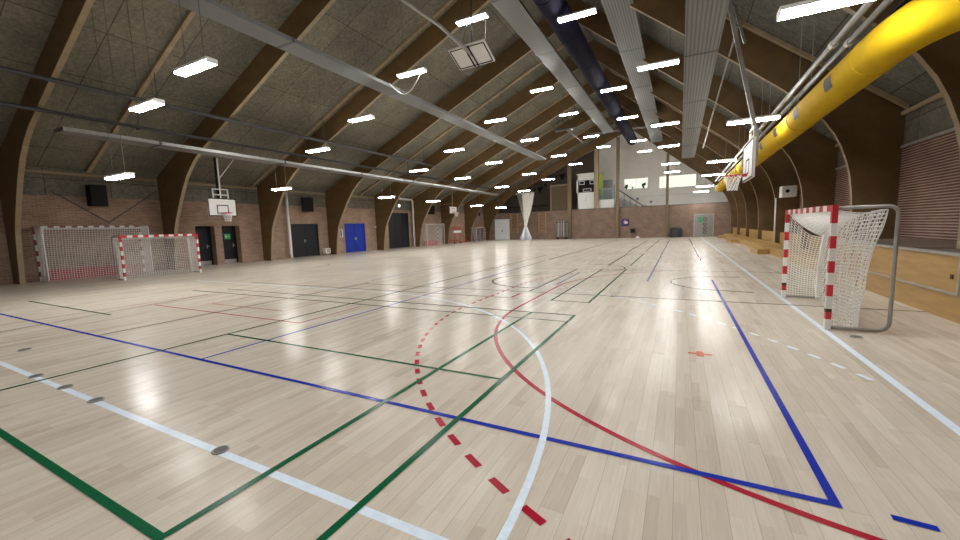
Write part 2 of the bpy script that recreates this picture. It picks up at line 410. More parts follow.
# ------------------------------------------------------------------ glulam portal frames
SOF = [(-25.77,0),(-25.60,1.2),(-25.36,2.3),(-25.02,2.95),(-24.62,3.6),(-24.1,4.4),(-23.5,5.15),(-22.8,5.75),(-22.1,6.2),(-20.8,6.80),(-17.6,8.25),(-15.04,9.44),(-12.1,10.76),(-9,12.13),(-5.7,13.55),
       (-3,11.35),(0,8.95),(1.7,7.58),(3.1,6.4),(3.9,5.65),(4.31,5.15),(4.62,4.65),(4.82,4.2),(4.98,3.7),(5.09,3.2),(5.16,2.6),(5.2,1.8),(5.2,0)]
def outer_pts():
    out = []
    for x, z in SOF:
        if z < 5.0 and x < -20: out.append((XL-0.16, z))
        elif z < 4.9 and x > 4: out.append((XR+0.12, z))
        else: out.append(None)
    # roof edge: spread the rest along the roof line
    il = [i for i, p in enumerate(out) if p is None]
    for i in il:
        x = SOF[i][0]
        if x <= -20:
            t = (x-(-23.5))/(-20.8+23.5); xx = XL-0.16+(max(0, t))*(-21.3-XL+0.16)
        elif x >= 3.1: t = (x-3.1)/(4.31-3.1); xx = 3.9+min(1, t)*(XR+0.12-3.9)
        elif x <= RX+0.02: xx = x-0.5*(x < -6)
        else: xx = x+0.85
        if abs(x+5.7) < 0.01: xx = RX
        out[i] = (xx, roof_z(xx)-0.02)
    return out
OUT = outer_pts()
def portal(y):
    m = MB(); t = 0.085; n = len(SOF)
    for yy in (y-t, y+t):
        for p in SOF: m.v.append((p[0], yy, p[1]))
        for p in OUT: m.v.append((p[0], yy, p[1]))
    for i in range(n-1):
        m.face((i, i+n, i+1+n, i+1), 0)                        # near side face
        m.face((2*n+i, 2*n+i+1, 3*n+i+1, 3*n+i), 0)
        m.face((i, i+1, 2*n+i+1, 2*n+i), 1)                    # soffit
        m.face((n+i, 3*n+i, 3*n+i+1, n+i+1), 0)
    return m.build('beam', ['beam', 'soffit'], origin=(0, y, 0))
for i, y in enumerate(FY):
    struct(portal(y), 'brown curved timber portal beam, %s from the striped goal end' % ORD[i], 'beam')
def pillar(x0, x1, z1, label):
    struct(MB().box(x0, x1, YF-0.42, YF-0.06, 0, z1).build('pillar', 'post'), label, 'pillar')
pillar(-13.72, -13.2, 10.0, 'brown timber post on the brick end wall beside the cage cart')
pillar(-7.42, -7.05, 12.75, 'slim timber post on the end wall beside the navy poster')
pillar(-1.62, -1.32, 10.1, 'thin grey brown post on the end wall by the charcoal cover')
struct(MB().box(-10.15, -9.62, YF-0.42, YF-0.06, 3.99, 11.6).build('pillar', 'batten'), 'pale timber post above the white kiosk', 'pillar')
# battens on the roof slopes, eaves trims
def batten(y, left, right):
    m = MB(); w_ = 0.08; d = 0.14
    def run(x0, x1):
        z0, z1 = roof_z(x0)-0.02, roof_z(x1)-0.02
        b = len(m.v)
        for yy in (y-w_, y+w_): m.v.extend([(x0, yy, z0), (x1, yy, z1), (x1, yy, z1-d), (x0, yy, z0-d)])
        m.face((b, b+1, b+2, b+3)); m.face((b+7, b+6, b+5, b+4))
        for i in range(4):
            j = (i+1) % 4; m.face((b+i, b+i+4, b+j+4, b+j))
    if left: run(XL+0.1, RX-0.3)
    if right: run(RX+0.3, XR-0.1)
    struct(m.build('trim_batten', 'batten', origin=(0, y, 0)), None)
for y, l, r in ((8.75, 1, 1), (17.2, 1, 1), (20.4, 0, 1), (27.5, 1, 1), (35.1, 1, 1), (40.4, 1, 1), (47.0, 1, 1)): batten(y, l, r)
m = MB()
for i in range(8):
    m.box(XL, XL+0.1, FY[i]+0.16, FY[i+1]-0.16, 5.02, 5.14)
m.box(XL, XL+0.1, Y0, FY[0]-0.16, 5.02, 5.14)
struct(m.build('trim_eaves', 'batten', origin=(0,0,0)))
m = MB()
for i in range(8):
    m.box(XR-0.12, XR, FY[i]+0.16, FY[i+1]-0.16, 5.0, 5.12); m.box(XR-0.07, XR, FY[i]+0.16, FY[i+1]-0.16, 3.98, 4.06, 1)
struct(m.build('trim_bench_side', ['batten', 'alu'], origin=(0,0,0)))

# ------------------------------------------------------------------ doors
def handle(x, y, z, par, mat='steel'):
    m = MB(); m.box(x, x+0.06, y-0.03, y+0.03, z-0.12, z+0.12); m.box(x+0.04, x+0.09, y-0.03, y+0.1, z-0.02, z+0.03)
    return m.build('door_handle', mat, par)
dn = 0
def door(y0, y1, top, x, mat, label, leaves=1, frame=0.08):
    global dn; dn += 1
    d = thing('door_%d' % dn, label, 'door', (x, (y0+y1)/2, 0)); d['kind'] = 'structure'
    f = MB(); f.box(x-0.02, x+0.1, y0, y0+frame, 0, top); f.box(x-0.02, x+0.1, y1-frame, y1, 0, top); f.box(x-0.02, x+0.1, y0+frame, y1-frame, top-frame, top)
    f.build('door_frame', mat, d)
    wd = (y1-y0-2*frame)/leaves
    for i in range(leaves):
        MB().box(x, x+0.06, y0+frame+i*wd+0.012, y0+frame+(i+1)*wd-0.012, 0.02, top-frame-0.01).build('door_leaf', mat, d)
    return d
d1 = door(13.38, 14.49, 2.5, XL-0.56, 'door_dark', 'plain dark door in the deep brick recess beside the small goal')
MB().box(XL-0.48, XL-0.44, 13.5, 14.37, 0.02, 0.27).build('kick_plate', 'steel', d1); handle(XL-0.5, 14.2, 1.2, d1)
d2 = door(14.95, 16.1, 2.5, XL-0.56, 'door_dark', 'dark door with a green exit sign in a deep brick recess')
MB().box(XL-0.48, XL-0.44, 15.08, 15.97, 0.02, 0.27).build('kick_plate', 'steel', d2); handle(XL-0.5, 15.85, 1.2, d2)
sg = MB(); sg.box(XL-0.5, XL-0.47, 15.33, 15.72, 1.62, 1.98); 
sg.obox((XL-0.465, 15.43, 1.80), (0.004,0,0), (0,0.03,0), (0,0,0.09), 1); sg.obox((XL-0.465, 15.60, 1.80), (0.004,0,0), (0,0.05,0), (0,0,0.012), 1); sg.obox((XL-0.465, 15.63, 1.80), (0.004,0,0), (0,0.022,0.022), (0,0.01,-0.01), 1)
sg.build('exit_sign', ['green_sign', 'white'], d2)
d3 = door(20.05, 22.57, 2.6, XL-0.12, 'door_dark', 'wide dark double door below the tilted black speaker', 2)
handle(XL-0.06, 21.22, 1.25, d3)
d4 = door(25.4, 27.95, 2.62, XL-0.12, 'door_blue', 'bright blue double door in the brick wall', 2)
handle(XL-0.06, 26.62, 1.25, d4); MB().box(XL-0.06, XL-0.03, 26.72, 26.86, 1.1, 1.35).build('lock_plate', 'steel', d4)
d5 = door(31.3, 34.7, 3.7, XL-0.12, 'door_dark', 'tall dark folding door of three leaves beside the white pipe', 3)
# end wall doors
def end_door(x0, x1, top, mat, label, leaves):
    global dn; dn += 1
    d = thing('door_%d' % dn, label, 'door', ((x0+x1)/2, YF-0.06, 0)); d['kind'] = 'structure'
    t = 0.1; f = MB(); f.box(x0, x0+t, YF-0.1, YF, 0, top); f.box(x1-t, x1, YF-0.1, YF, 0, top); f.box(x0+t, x1-t, YF-0.1, YF, top-t, top)
    f.build('door_frame', 'alu' if mat != 'door_white' else mat, d); wd = (x1-x0-2*t)/leaves
    for i in range(leaves):
        MB().box(x0+t+i*wd+0.015, x0+t+(i+1)*wd-0.015, YF-0.07, YF-0.01, 0.02, top-t-0.01).build('door_leaf', mat, d)
    return d
d6 = end_door(-24.85, -22.5, 3.05, 'door_white', 'white double door in the corner of the end wall', 2)
m = MB(); m.box(-23.72, -23.63, YF-0.16, YF-0.07, 1.1, 1.5); m.build('door_handle', 'dark_steel', d6)
d7 = end_door(1.46, 3.55, 2.72, 'grey_metal_door', 'grey metal double door with a green sign beside the bench end', 2)
MB().box(1.95, 2.3, YF-0.1, YF-0.075, 1.75, 2.35).build('exit_sign', 'green_sign', d7)
m = MB()
for z in (0.55, 1.0, 1.5, 2.1):
    m.tube([(2.62+0.16*math.cos(a*PI/8), YF-0.1, z+0.16*math.sin(a*PI/8)) for a in range(16)], 0.035, 6, closed=True)
m.build('ring_handle', 'dark_steel', d7)

# ------------------------------------------------------------------ court lines (painted, children of the floor)
LV = {'l_white': 0.0012, 'l_palered': 0.0018, 'l_red': 0.0024, 'l_violet': 0.0030, 'l_blue': 0.0036, 'l_black': 0.0042, 'l_green': 0.0054, 'l_orange': 0.002}
NL = {}
def line(pts, mat, label, w=0.06, z=None, closed=False):
    NL[mat] = NL.get(mat, 0)+1
    o = MB().ribbon(pts, w, (z or LV[mat])+1.8e-5*NL[mat], closed).build('court_line', mat, floor)
    o['label'] = label; return o
def dashes(pts_fn, n, mat, label, w=0.06, name='dashed_line'):
    m = MB()
    for k in range(n): m.ribbon(pts_fn(k), w, LV[mat])
    o = m.build(name, mat, floor); o['label'] = label
line([(2.16, -3), (2.16, 52.5)], 'l_white', 'white line running under the goal posts', 0.085)
line([(-24.5, 1.755), (2.12, 1.755)], 'l_white', 'broad white cross line with floor sockets', 0.07)
line([(-22, 3.1), (0.906, 3.1)], 'l_blue', 'long blue cross line')
line([(0.936, 3.07), (0.936, 14.1)], 'l_blue', 'blue side line meeting the long blue line')
line([(0.90, 20.9), (0.90, 31.7)], 'l_blue', 'blue side line stretch further down the hall'); line([(0.92, 35), (0.92, 49)], 'l_violet', 'far blue side line stretch')
line([(1.20, 3.1), (1.40, 3.085)], 'l_blue', 'short blue dash outside the corner', 0.055)
line([(-9, 1.035), (-2.79, 1.035)], 'l_green', 'green back line')
line([(-2.815, 1.06), (-2.815, 7.83)], 'l_green', 'green inner side line'); line([(-1.89, 0.2), (-1.89, 7.83)], 'l_green', 'green outer side line')
line([(-7.6, 7.83), (-1.86, 7.83)], 'l_green', 'green far end line', 0.05); line([(-7.9, 7.26), (-1.9, 7.26)], 'l_green', 'green far service line', 0.04)
line([(-7.58, 4.16), (-1.9, 4.16)], 'l_green', 'green cross line', 0.05)
line([(-7.56, 1.1), (-7.53, 24)], 'l_green', 'dark green long line', 0.05)
line([(-18.1, 4.17), (-12.4, 4.15)], 'l_green', 'short green line by the big goal', 0.05)
line([(-15, 7.25), (-7.2, 7.27)], 'l_green', 'green service line further out', 0.045); line([(-14, 7.85), (-7.6, 7.82)], 'l_green', 'green end line further out', 0.045)
line([(-6.41, 3.1), (-6.38, 20)], 'l_blue', 'blue long line', 0.05)
line([(-10.0, 3.13), (-9.97, 10.5)], 'l_black', 'dark long line', 0.045); line([(-10.3, 11), (-10.9, 22)], 'l_violet', 'faint violet line', 0.045)
line([(-12.4, 1.8), (-13.4, 6.9)], 'l_black', 'faint dark line', 0.03); line([(-13.6, 2.6), (-13.45, 7.0)], 'l_palered', 'faint red line', 0.03); line([(-18.5, 4.2), (-17.8, 7.6)], 'l_palered', 'faint red line near the goals', 0.035)
line([(-12.95, 5.28), (-6.99, 5.28)], 'l_palered', 'thin red cross line', 0.05); line([(-7.0, 5.28), (-7.02, 7.1)], 'l_palered', 'thin red side line', 0.045); line([(-12.85, 5.27), (-12.93, 7.1)], 'l_palered', 'thin red side line', 0.04)
line([(-11.45, 7.1), (-11.45, 5.98), (-8.49, 5.98), (-8.55, 7.2)], 'l_palered', 'thin red box', 0.045)
line([(-18.1, 8.97), (-8.0, 8.96)] + arc((-8.1, 1.75), 7.20, 88, 0, 60), 'l_white', 'white half circle line', 0.06, 0.0048)
line([(-15, 9.3), (-3.7, 9.27)], 'l_black', 'thin dark cross line', 0.035); line([(-2.85, 9.25), (-1.86, 9.25)], 'l_green', 'green end line of the next court', 0.05)
line([(-2.81, 9.25), (-2.82, 16.5)], 'l_green', 'green inner side line of the next court', 0.055); line([(-1.89, 9.25), (-1.90, 16.7)], 'l_green', 'green outer side line of the next court', 0.055)
line([(-3.79, 10.35), (-3.81, 16.2)], 'l_black', 'black side line', 0.055)
line([(-10, 10.28), (6.1, 10.33)], 'l_black', 'long thin black cross line', 0.04)
line([(-8, 16.2), (4.1, 16.6)], 'l_black', 'far thin black cross line', 0.035)
for (x, a, b) in ((-2.83, 18.0, 25.5), (-1.90, 18.0, 25.2), (-1.94, 27.2, 47.8), (-3.0, 27.2, 46)): line([(x, a), (x, b)], 'l_green', 'distant green side line', 0.06)
line([(-6.35, 20.6), (-6.3, 47)], 'l_green', 'distant green line', 0.05); line([(-0.88, 13.3), (-0.96, 46)], 'l_violet', 'violet long line', 0.055)
line(arc((-3.95, 15.1), 1.0, 0, 0, 1)[:1] + arc((-4.0, 12.45), 1.85, 250, 110, 24) if False else arc((-4.2, 12.7), 1.68, 285, 105, 24), 'l_black', 'black half circle of a basket key', 0.055)
line(arc((-3.5, 16.9), 1.5, -60, 100, 20), 'l_black', 'black arc of the next basket key', 0.05)
line([(1.75, 14.95), (0.6, 14.85)] + arc((1.3, 13.4), 1.52, 120, 245, 20) + [(1.7, 11.85)], 'l_black', 'black half circle of the bench side key', 0.055)
line(arc((-2.2, 19.9), 1.3, -25, 80, 12), 'l_white', 'white arc further down the hall', 0.06)
line(arc((-19.2, 15.2), 1.3, -60, 60, 10), 'l_black', 'black arc near the brick wall', 0.06)
line([(-3.42, 11.9), (-3.45, 15.2)], 'l_violet', 'violet stretch beside the red line', 0.05)
# red goal area around the striped goal
ra = arc((2.2, 8.2), 5.49, 262, 180, 46) + arc((2.2, 11.4), 5.49, 180, 120, 30)
line(ra, 'l_red', 'red goal area line', 0.06)
rd = arc((2.2, 8.2), 6.72, 250, 180, 60) + arc((2.2, 11.4), 6.72, 180, 120, 50)
def along(path, s0, ln):
    out, acc = [], 0
    for a, b in zip(path, path[1:]):
        d = math.dist(a, b)
        for t in (s0, s0+ln):
            if acc <= t < acc+d: out.append(lerp(a, b, (t-acc)/d))
        acc += d
    return out
arc_start = math.radians(249.3-180)
tot = sum(math.dist(a, b) for a, b in zip(rd, rd[1:]))
dash_list = []
s0 = 0.31
while s0+0.2 < tot:
    dash_list.append(along(rd, s0, 0.19)); s0 += 0.362
dashes(lambda k: dash_list[k], len(dash_list), 'l_red', 'red dashed arc outside the red goal line', 0.062)
wd = arc((-8.1, 1.75), 10.85, 21.7, 75, 80); tot = sum(math.dist(a, b) for a, b in zip(wd, wd[1:])); wl = []; s0 = 0.01
while s0+0.2 < tot: wl.append(along(wd, s0, 0.19)); s0 += 0.365
dashes(lambda k: wl[k], len(wl), 'l_white', 'white dashed arc', 0.06)
line([(-3.92, 9.35), (-3.92, 9.98)], 'l_red', 'short red stripe', 0.06)
m = MB(); m.ribbon([(0.14, 6.08), (0.44, 6.08)], 0.07, 0.002); m.ribbon([(0.29, 5.96), (0.29, 6.2)], 0.09, 0.0022)
o = m.build('floor_mark', 'l_orange', floor); o['label'] = 'small orange cross mark'
# floor sockets
def socket(x, y, r, label):
    r *= 0.8
    t = thing('floor_socket_cover', label, 'floor socket', (x, y, 0), 'round floor socket covers')
    MB().cyl((x, y, 0.0005), r, 0.008, 24).build('lid', 'disc', t)
    MB().tube([(x+r*math.cos(a*PI/12), y+r*math.sin(a*PI/12), 0.007) for a in range(24)], 0.008, 6, closed=True).build('rim', 'grey_steel', t)
socket(-3.50, 1.77, 0.075, 'round metal floor cover on the white cross line between the two blue and green crossings')
socket(-5.97, 1.77, 0.085, 'grey floor cover on white cross line, second one out from the green lines')
socket(-6.89, 1.78, 0.085, 'grey floor cover on white cross line, third one out from the green lines')
socket(-7.87, 1.77, 0.085, 'grey floor cover on white cross line, next to the dark green long line')
socket(-10.0, 2.17, 0.10, 'dark round floor cover standing alone between white and blue cross lines')
socket(-1.12, 1.70, 0.09, 'round metal floor cover at the foot of the white half circle')
socket(2.46, 7.82, 0.085, 'dark round floor cover beside the striped goal foot')
socket(-1.52, 10.28, 0.07, 'small dark floor cover on the thin black cross line by the green court')
socket(0.86, 10.30, 0.07, 'small dark floor cover on the thin black cross line by the blue line')

# ------------------------------------------------------------------ goals
BANDS = [(0, .179, 0), (.179, .3, 1), (.3, .358, 2), (.358, .568, 0), (.568, .76, 1), (.76, .961, 0), (.961, 1.153, 1), (1.153, 1.364, 0), (1.364, 1.565, 1), (1.565, 1.775, 0), (1.775, 2.07, 1)]
def goal(label, T, W, Hh, D, mats, netmat, cell, r, drop=0.0, group=None, base_in=0.25, tube_r=0.027, base=(0,0)):
    """T maps local (depth, along mouth, height) to the hall"""
    g = thing('goal', label, 'goal', T(0, W/2, 0), group)
    k = Hh/2.07; s = 0.038
    def bx(m, a, b, c, d, e, f, mi):
        p, q = T(a, c, e), T(b, d, f); m.box(min(p[0],q[0]), max(p[0],q[0]), min(p[1],q[1]), max(p[1],q[1]), e, f, mi)
    for y in (0, W):
        m = MB()
        for z0, z1, c in BANDS: bx(m, -s, s, y-s, y+s, z0*k+0.001*(z0 == 0), z1*k, c)
        m.build('post', mats, g)
    m = MB(); n = int(round((W-2*s)/0.2)); n += 1-n % 2; wd_ = (W-2*s)/n
    for i in range(n): bx(m, -s, s, s+i*wd_, s+(i+1)*wd_, Hh-0.1, Hh, 1 if i % 2 == 0 else 0)
    m.build('crossbar', mats, g)
    for y in (0, W):
        p = [(0.05, y, 0.04), (D-0.14, y, 0.04)] + [(D-0.14+0.14*math.sin(a*PI/12), y, 0.18-0.14*math.cos(a*PI/12)) for a in range(1, 7)]
        p += [(D, y, Hh-0.2)] + [(D-0.12+0.12*math.cos(a*PI/12), y, Hh-0.17+0.12*math.sin(a*PI/12)) for a in range(0, 7)] + [(0.05, y, Hh-0.05)]
        MB().tube([T(*q) for q in p], tube_r, 8).build('side_frame', mats[3], g, smooth=True)
    # nets: two sides, back, top
    zt = Hh-0.08
    def top(v): return (D*(0.84+0.12*v), W*v, zt-0.02-drop*v*v)                       # rear top edge; may sag towards the far corner
    def bot(v): return (D*(0.50+0.28*v)+0.06*(1-v)*math.sin(9*v), W*v, 0.03)
    nm = MB()
    nz = max(4, int(Hh/cell)); nx = max(3, int(D/cell)); ny = max(6, int(W/cell))
    for v, y in ((0, 0), (1, W)):
        P = []
        for i in range(nx+1):
            u = i/nx
            a = (0.02, y, zt); b = (0.02, y, 0.04); c = top(v); d = bot(v)
            tp = lerp(a, c, u); tp = (tp[0], tp[1], tp[2]-0.22*drop*math.sin(PI*u)*v - 0.05*math.sin(PI*u)); bt = lerp(b, d, u)
            P.append([T(*(lerp(tp, bt, j/nz)[0]-0.05*math.sin(PI*j/nz)*u, y+(0.03*math.sin(PI*j/nz)), lerp(tp, bt, j/nz)[2])) for j in range(nz+1)])
        nm.net(P, r)
    P = [[T(lerp(top(i/ny), bot(i/ny), j/nz)[0]-0.06*math.sin(PI*j/nz)+0.02*math.sin(i*1.3+j*0.4), W*i/ny, lerp(top(i/ny), bot(i/ny), j/nz)[2]) for j in range(nz+1)] for i in range(ny+1)]
    nm.net(P, r)
    nt_ = max(2, int(D/cell))
    P = [[T(D*(0.84+0.12*i/ny)*j/nt_, W*i/ny, zt+(top(i/ny)[2]-zt)*(j/nt_)-0.07*math.sin(PI*j/nt_)) for j in range(nt_+1)] for i in range(ny+1)]
    nm.net(P, r)
    if drop:                                                                  # gathered net cord at the far rear corner
        for q in range(5):
            nm.tube([T(D*0.90+0.03*math.sin(q*1.3)-0.06*j/8-0.03*math.sin(PI*j/8), W-0.04-0.02*q, (zt-drop)*(1-j/8)+0.05) for j in range(9)], 0.03, 5)
    nm.build('net', netmat, g)
    return g
STR = ['white', 'red', 'rubber', 'grey_steel']
goal('red and white striped handball goal by the wooden bench', lambda d, y, z: (2.21+d, 8.22+y, z), 3.08, 2.045, 0.75, STR, 'net', 0.068, 0.0075, 0.55)
goal('small red and white goal in front of the recessed dark door', lambda d, y, z: (-22.0-d, 8.02+y, z), 3.08, 2.0, 0.8, STR, 'net_dim', 0.09, 0.0085, 0.1)
FAD = ['white', 'faded_red', 'rubber', 'white']
goal('big goal turned to the brick wall with a red mat inside', lambda d, y, z: (-26.3+d, 6.55+y, z), 3.92, 2.55, 0.95, FAD, 'net_dim', 0.095, 0.0095, 0.0)
goal('big goal turned to the wall beyond the folding door', lambda d, y, z: (-26.2+d, 36.2+y, z), 3.6, 2.55, 0.95, FAD, 'net_dim', 0.12, 0.009, 0.0)
goal('small striped goal in the corner before the white door', lambda d, y, z: (-24.6-d, 46.9+y, z), 2.6, 2.0, 0.8, STR, 'net_dim', 0.18, 0.01, 0.0)
def mat_thing(x, y0, y1, z0, z1, label):
    m = MB(); m.box(x, x+0.14, y0, y1, z0, z1); n = 4
    for i in range(1, n): m.box(x-0.004, x+0.146, y0+(y1-y0)*i/n-0.015, y0+(y1-y0)*i/n+0.015, z0-0.001, z1+0.004, 1)
    return tag(m.build('crash_mat', ['mat_red', 'faded_red']), label, 'mat', 'long red mats inside the goals')
mat_thing(-26.1, 6.75, 10.3, 0.0, 0.52, 'long red mat standing inside the big goal near the small goal')
mat_thing(-26.0, 36.5, 39.3, 0.0, 0.55, 'long red mat standing inside the big goal beyond the folding door')

# ------------------------------------------------------------------ basketball hoops
def ring_net(m, c, r0, r1, hgt, cr, n=12, rows=5):
    prev = None
    for k in range(n):
        for sgn in (1, -1):
            pts = []
            for j in range(rows+1):
                t = j/rows; rr = r0+(r1-r0)*math.sin(t*PI/2); a = 2*PI*(k/n)+sgn*t*2*PI*2/n
                pts.append((c[0]+rr*math.cos(a), c[1]+rr*math.sin(a), c[2]-hgt*t))
            m.tube(pts, cr, 3, caps=False)
def hoop(label, X, y0, y1, z0, z1, f, support, cr=0.010, tilt=0.0):
    """board in the plane x = X facing f (+1 or -1 along x)"""
    yc = (y0+y1)/2
    h = thing('basketball_hoop', label, 'basketball hoop', (X, yc, z0))
    b = MB(); t = 0.035; b.box(X-t, X+t, y0, y1, z0, z1, 0)
    e = X+f*t; e2 = X+f*(t+0.006); xa, xb = min(e, e2), max(e, e2); w_ = 0.05
    def fr(a, c, p, q):
        b.box(xa, xb, a, c, p, p+w_, 1); b.box(xa, xb, a, c, q-w_, q, 1); b.box(xa, xb, a, a+w_, p+w_, q-w_, 1); b.box(xa, xb, c-w_, c, p+w_, q-w_, 1)
    fr(y0, y1, z0, z1); hh = z1-z0; fr(yc-0.33, yc+0.33, z0+0.15*hh, z0+0.15*hh+0.5)
    b.build('backboard', ['white', 'black'], h)
    rz = z0+0.18; rc = (X+f*0.44, yc, rz)
    r = MB(); r.tube([(rc[0]+0.27*math.cos(a*PI/12), rc[1]+0.27*math.sin(a*PI/12), rz) for a in range(24)], 0.018, 6, closed=True)
    r.box(min(X+f*0.04, X+f*0.2), max(X+f*0.04, X+f*0.2), yc-0.1, yc+0.1, rz-0.06, rz+0.03)
    rim = r.build('rim', 'red', h)
    n = MB(); ring_net(n, rc, 0.27, 0.15, 0.5, cr); n.build('net', 'net', rim)
    support(h, X, yc, z0, z1); return h
def sup_wall(h, X, yc, z0, z1):
    m = MB()
    for s in (-0.42, 0.42): m.box(X-0.1, X-0.04, yc+s-0.03, yc+s+0.03, z0+0.2, z1+0.55)
    for z in (z1+0.5, z1+0.18): m.box(X-0.1, X-0.04, yc-0.42, yc+0.42, z, z+0.06)
    m.build('support_frame', 'white', h)
    m = MB(); m.box(X-0.16, X-0.1, yc-0.15, yc-0.03, z1-0.1, roof_z(X)-0.1); m.build('drop_post', 'black', h)
    m = MB(); m.box(X-0.16, X-0.08, yc-0.03, yc+0.05, z1-0.1, roof_z(X)-0.1); m.tube([(X-0.12, yc, z1+1.1), (X-0.12, yc+1.0, roof_z(X)-0.06)], 0.03, 6); m.build('brace', 'white', h)
hoop('white basketball board above the recessed doors', -24.0, 12.85, 14.45, 3.0, 4.04, 1, sup_wall)
def sup_small(h, X, yc, z0, z1):
    m = MB(); m.box(X-0.12, X-0.04, yc-0.05, yc+0.05, z0+0.2, roof_z(X-0.12)-0.003); m.tube([(X-0.08, yc, z1+0.4), (XL+0.04, yc, z1+0.2)], 0.03, 6)
    m.build('drop_post', 'batten', h)
hoop('small white basketball board beyond the folding door', -24.2, 39.5, 41.1, 3.65, 4.5, 1, sup_small)
def sup_bench(h, X, yc, z0, z1):
    m = MB(); m.box(X+0.1, X+0.24, yc-0.07, yc+0.07, z0+0.55, z1+0.35); m.tube([(X+0.17, yc, z1+0.3), (1.25, yc-0.05, roof_z(1.25)-0.25)], 0.085, 4)
    m.build('drop_arm', 'grey_steel', h)
    m = MB(); m.tube([(1.55, yc+0.05, 8.2), (1.07, 26.0, 6.0)], 0.035, 6); m.tube([(1.75, yc, 7.6), (1.45, yc+0.3, roof_z(1.45)-0.1)], 0.05, 4)
    m.build('brace', 'steel', h)
    m = MB(); 
    for s in (-0.45, 0.45): m.box(X+0.04, X+0.1, yc+s-0.03, yc+s+0.03, z0+0.1, z1+0.45)
    m.box(X+0.04, X+0.1, yc-0.42, yc+0.42, z1+0.38, z1+0.45); m.box(X+0.04, X+0.1, yc-0.42, yc+0.42, z0+0.6, z0+0.68)
    m.build('support_frame', 'alu', h)
hoop('white basketball board in front of the yellow duct', 2.0, 14.88, 17.03, 3.18, 4.40, -1, sup_bench, 0.013)
# folded hoop under the ceiling
fh = thing('folded_hoop', 'folded ceiling basketball board hanging flat below the timber beams', 'basketball hoop', (-7.6, 14.6, 8.7))
A, B, Cc, Dd = (Vector(v) for v in ((-8.44, 14.15, 9.0), (-6.82, 14.10, 9.0), (-6.74, 14.92, 8.5), (-8.38, 15.0, 8.5)))
ctr = (A+B+Cc+Dd)/4; ux = ((B-A)+(Cc-Dd))/4; uy = ((Dd-A)+(Cc-B))/4; nz_ = ux.cross(uy).normalized()
m = MB(); m.obox(ctr, ux, uy, nz_*0.04, 0)
m.build('backboard', ['white'], fh)
m = MB()
for s in (-1, 1):
    m.obox(ctr+uy*s*0.86-nz_*0.05, ux*0.93, uy*0.03, nz_*0.012); m.obox(ctr+ux*s*0.93-nz_*0.05, ux*0.02, uy*0.83, nz_*0.012); m.obox(ctr+ux*s*0.1-nz_*0.06, ux*0.025, uy*0.95, nz_*0.02)
m.build('border_line', 'black', fh)
m = MB(); m.tube([tuple(ctr+nz_*0.1+uy*0.3), tuple(ctr-uy*0.9-nz_*0.16), (-8.0, 12.9, 9.27), (-8.75, 10.3, 9.75)], 0.075, 8)
m.build('boom', 'steel', fh)
m = MB()
for s in (-0.8, 0.8): m.tube([tuple(ctr+ux*s+nz_*0.04), tuple(ctr+ux*s*0.6+Vector((0, 0.6, 1.8)))], 0.02, 5)
m.tube([tuple(ctr+nz_*0.04), (-8.1, 15.6, 11.9)], 0.04, 6)
m.build('hanger', 'dark_steel', fh)
m = MB(); m.tube([tuple(ctr-ux*0.9+uy*0.5+Vector((0.02*k, 0.12*k, -1.3*math.sin(PI*k/12)*0.5+0.08*k))) for k in range(13)], 0.012, 4); m.build('slack_cable', 'grey_steel', fh)

t = thing('folded_hoop', 'second folded ceiling hoop further down, seen edge on between two beams', 'basketball hoop', (-9.9, 38, 10.9))
MB().box(-11.0, -8.86, 37.6, 38.4, 10.93, 11.0).build('backboard', 'dark_steel', t)
MB().tube([(-9.95+0.27*math.cos(a*PI/8), 38, 11.8+0.27*math.sin(a*PI/8)) for a in range(16)], 0.04, 6, closed=True).build('rim', 'dark_steel', t)
MB().box(-9.98, -9.92, 37.97, 38.03, 11.0, 11.5).build('bracket', 'dark_steel', t)
MB().tube([(-9.9, 38, 10.93), (-9.2, 38, 10.4), (-8.3, 38, 9.55)], 0.06, 6).build('boom', 'alu', t)
for xx in (-10.7, -9.1): MB().tube([(xx, 38, 11.0), (xx, 38, roof_z(xx)-0.01)], 0.03, 5).build('hanger', 'dark_steel', t)
t = thing('tie_bar', 'dark steel bar crossing below the ridge at the end of the navy duct', 'beam', (-6.1, 46.4, 12.05))
MB().box(-9.3, -2.95, 46.3, 46.5, 12.0, 12.16).build('bar', 'grey_steel', t)
for xx in (-9.0, -5.8, -3.3): MB().tube([(xx, 46.4, 12.16), (xx, 46.4, roof_z(xx)-0.01)], 0.02, 5).build('hanger', 'dark_steel', t)
# ------------------------------------------------------------------ lamps
LAMPS = {
 -20.5: [(15.04, 4.4), (24.13, 4.43), (30.61, 4.42), (39.25, 4.33), (46.12, 4.34)],
 -16.5: [(6.21, 3.85), (14.35, 6.0), (22.99, 5.98), (29.22, 6.05), (37.45, 5.97), (44.0, 6.03)],
 -14: [(6.11, 5.66), (14.91, 7.29), (23.78, 7.21), (30.23, 7.22), (38.86, 7.22), (45.5, 7.3)],
 -11: [(5.94, 6.06), (15.13, 8.9), (24.17, 8.83), (30.78, 8.8), (39.39, 8.82), (46.33, 8.89)],
 -8.1: [(15.66, 10.68), (25.06, 10.52), (31.98, 10.65), (40.82, 10.58), (47.93, 10.77)],
 -3.75: [(16.11, 9.9), (25.56, 9.9), (32.49, 9.83), (41.53, 9.75), (48.64, 9.87)],
 -0.9: [(17.35, 7.89), (25.78, 7.49), (33.88, 7.61), (40.7, 7.18), (47.51, 7.2)],
 2.1: [(8.36, 5.15), (16.26, 5.13), (27.55, 5.32), (34.1, 5.21), (44.92, 5.24), (52.6, 5.25)]}
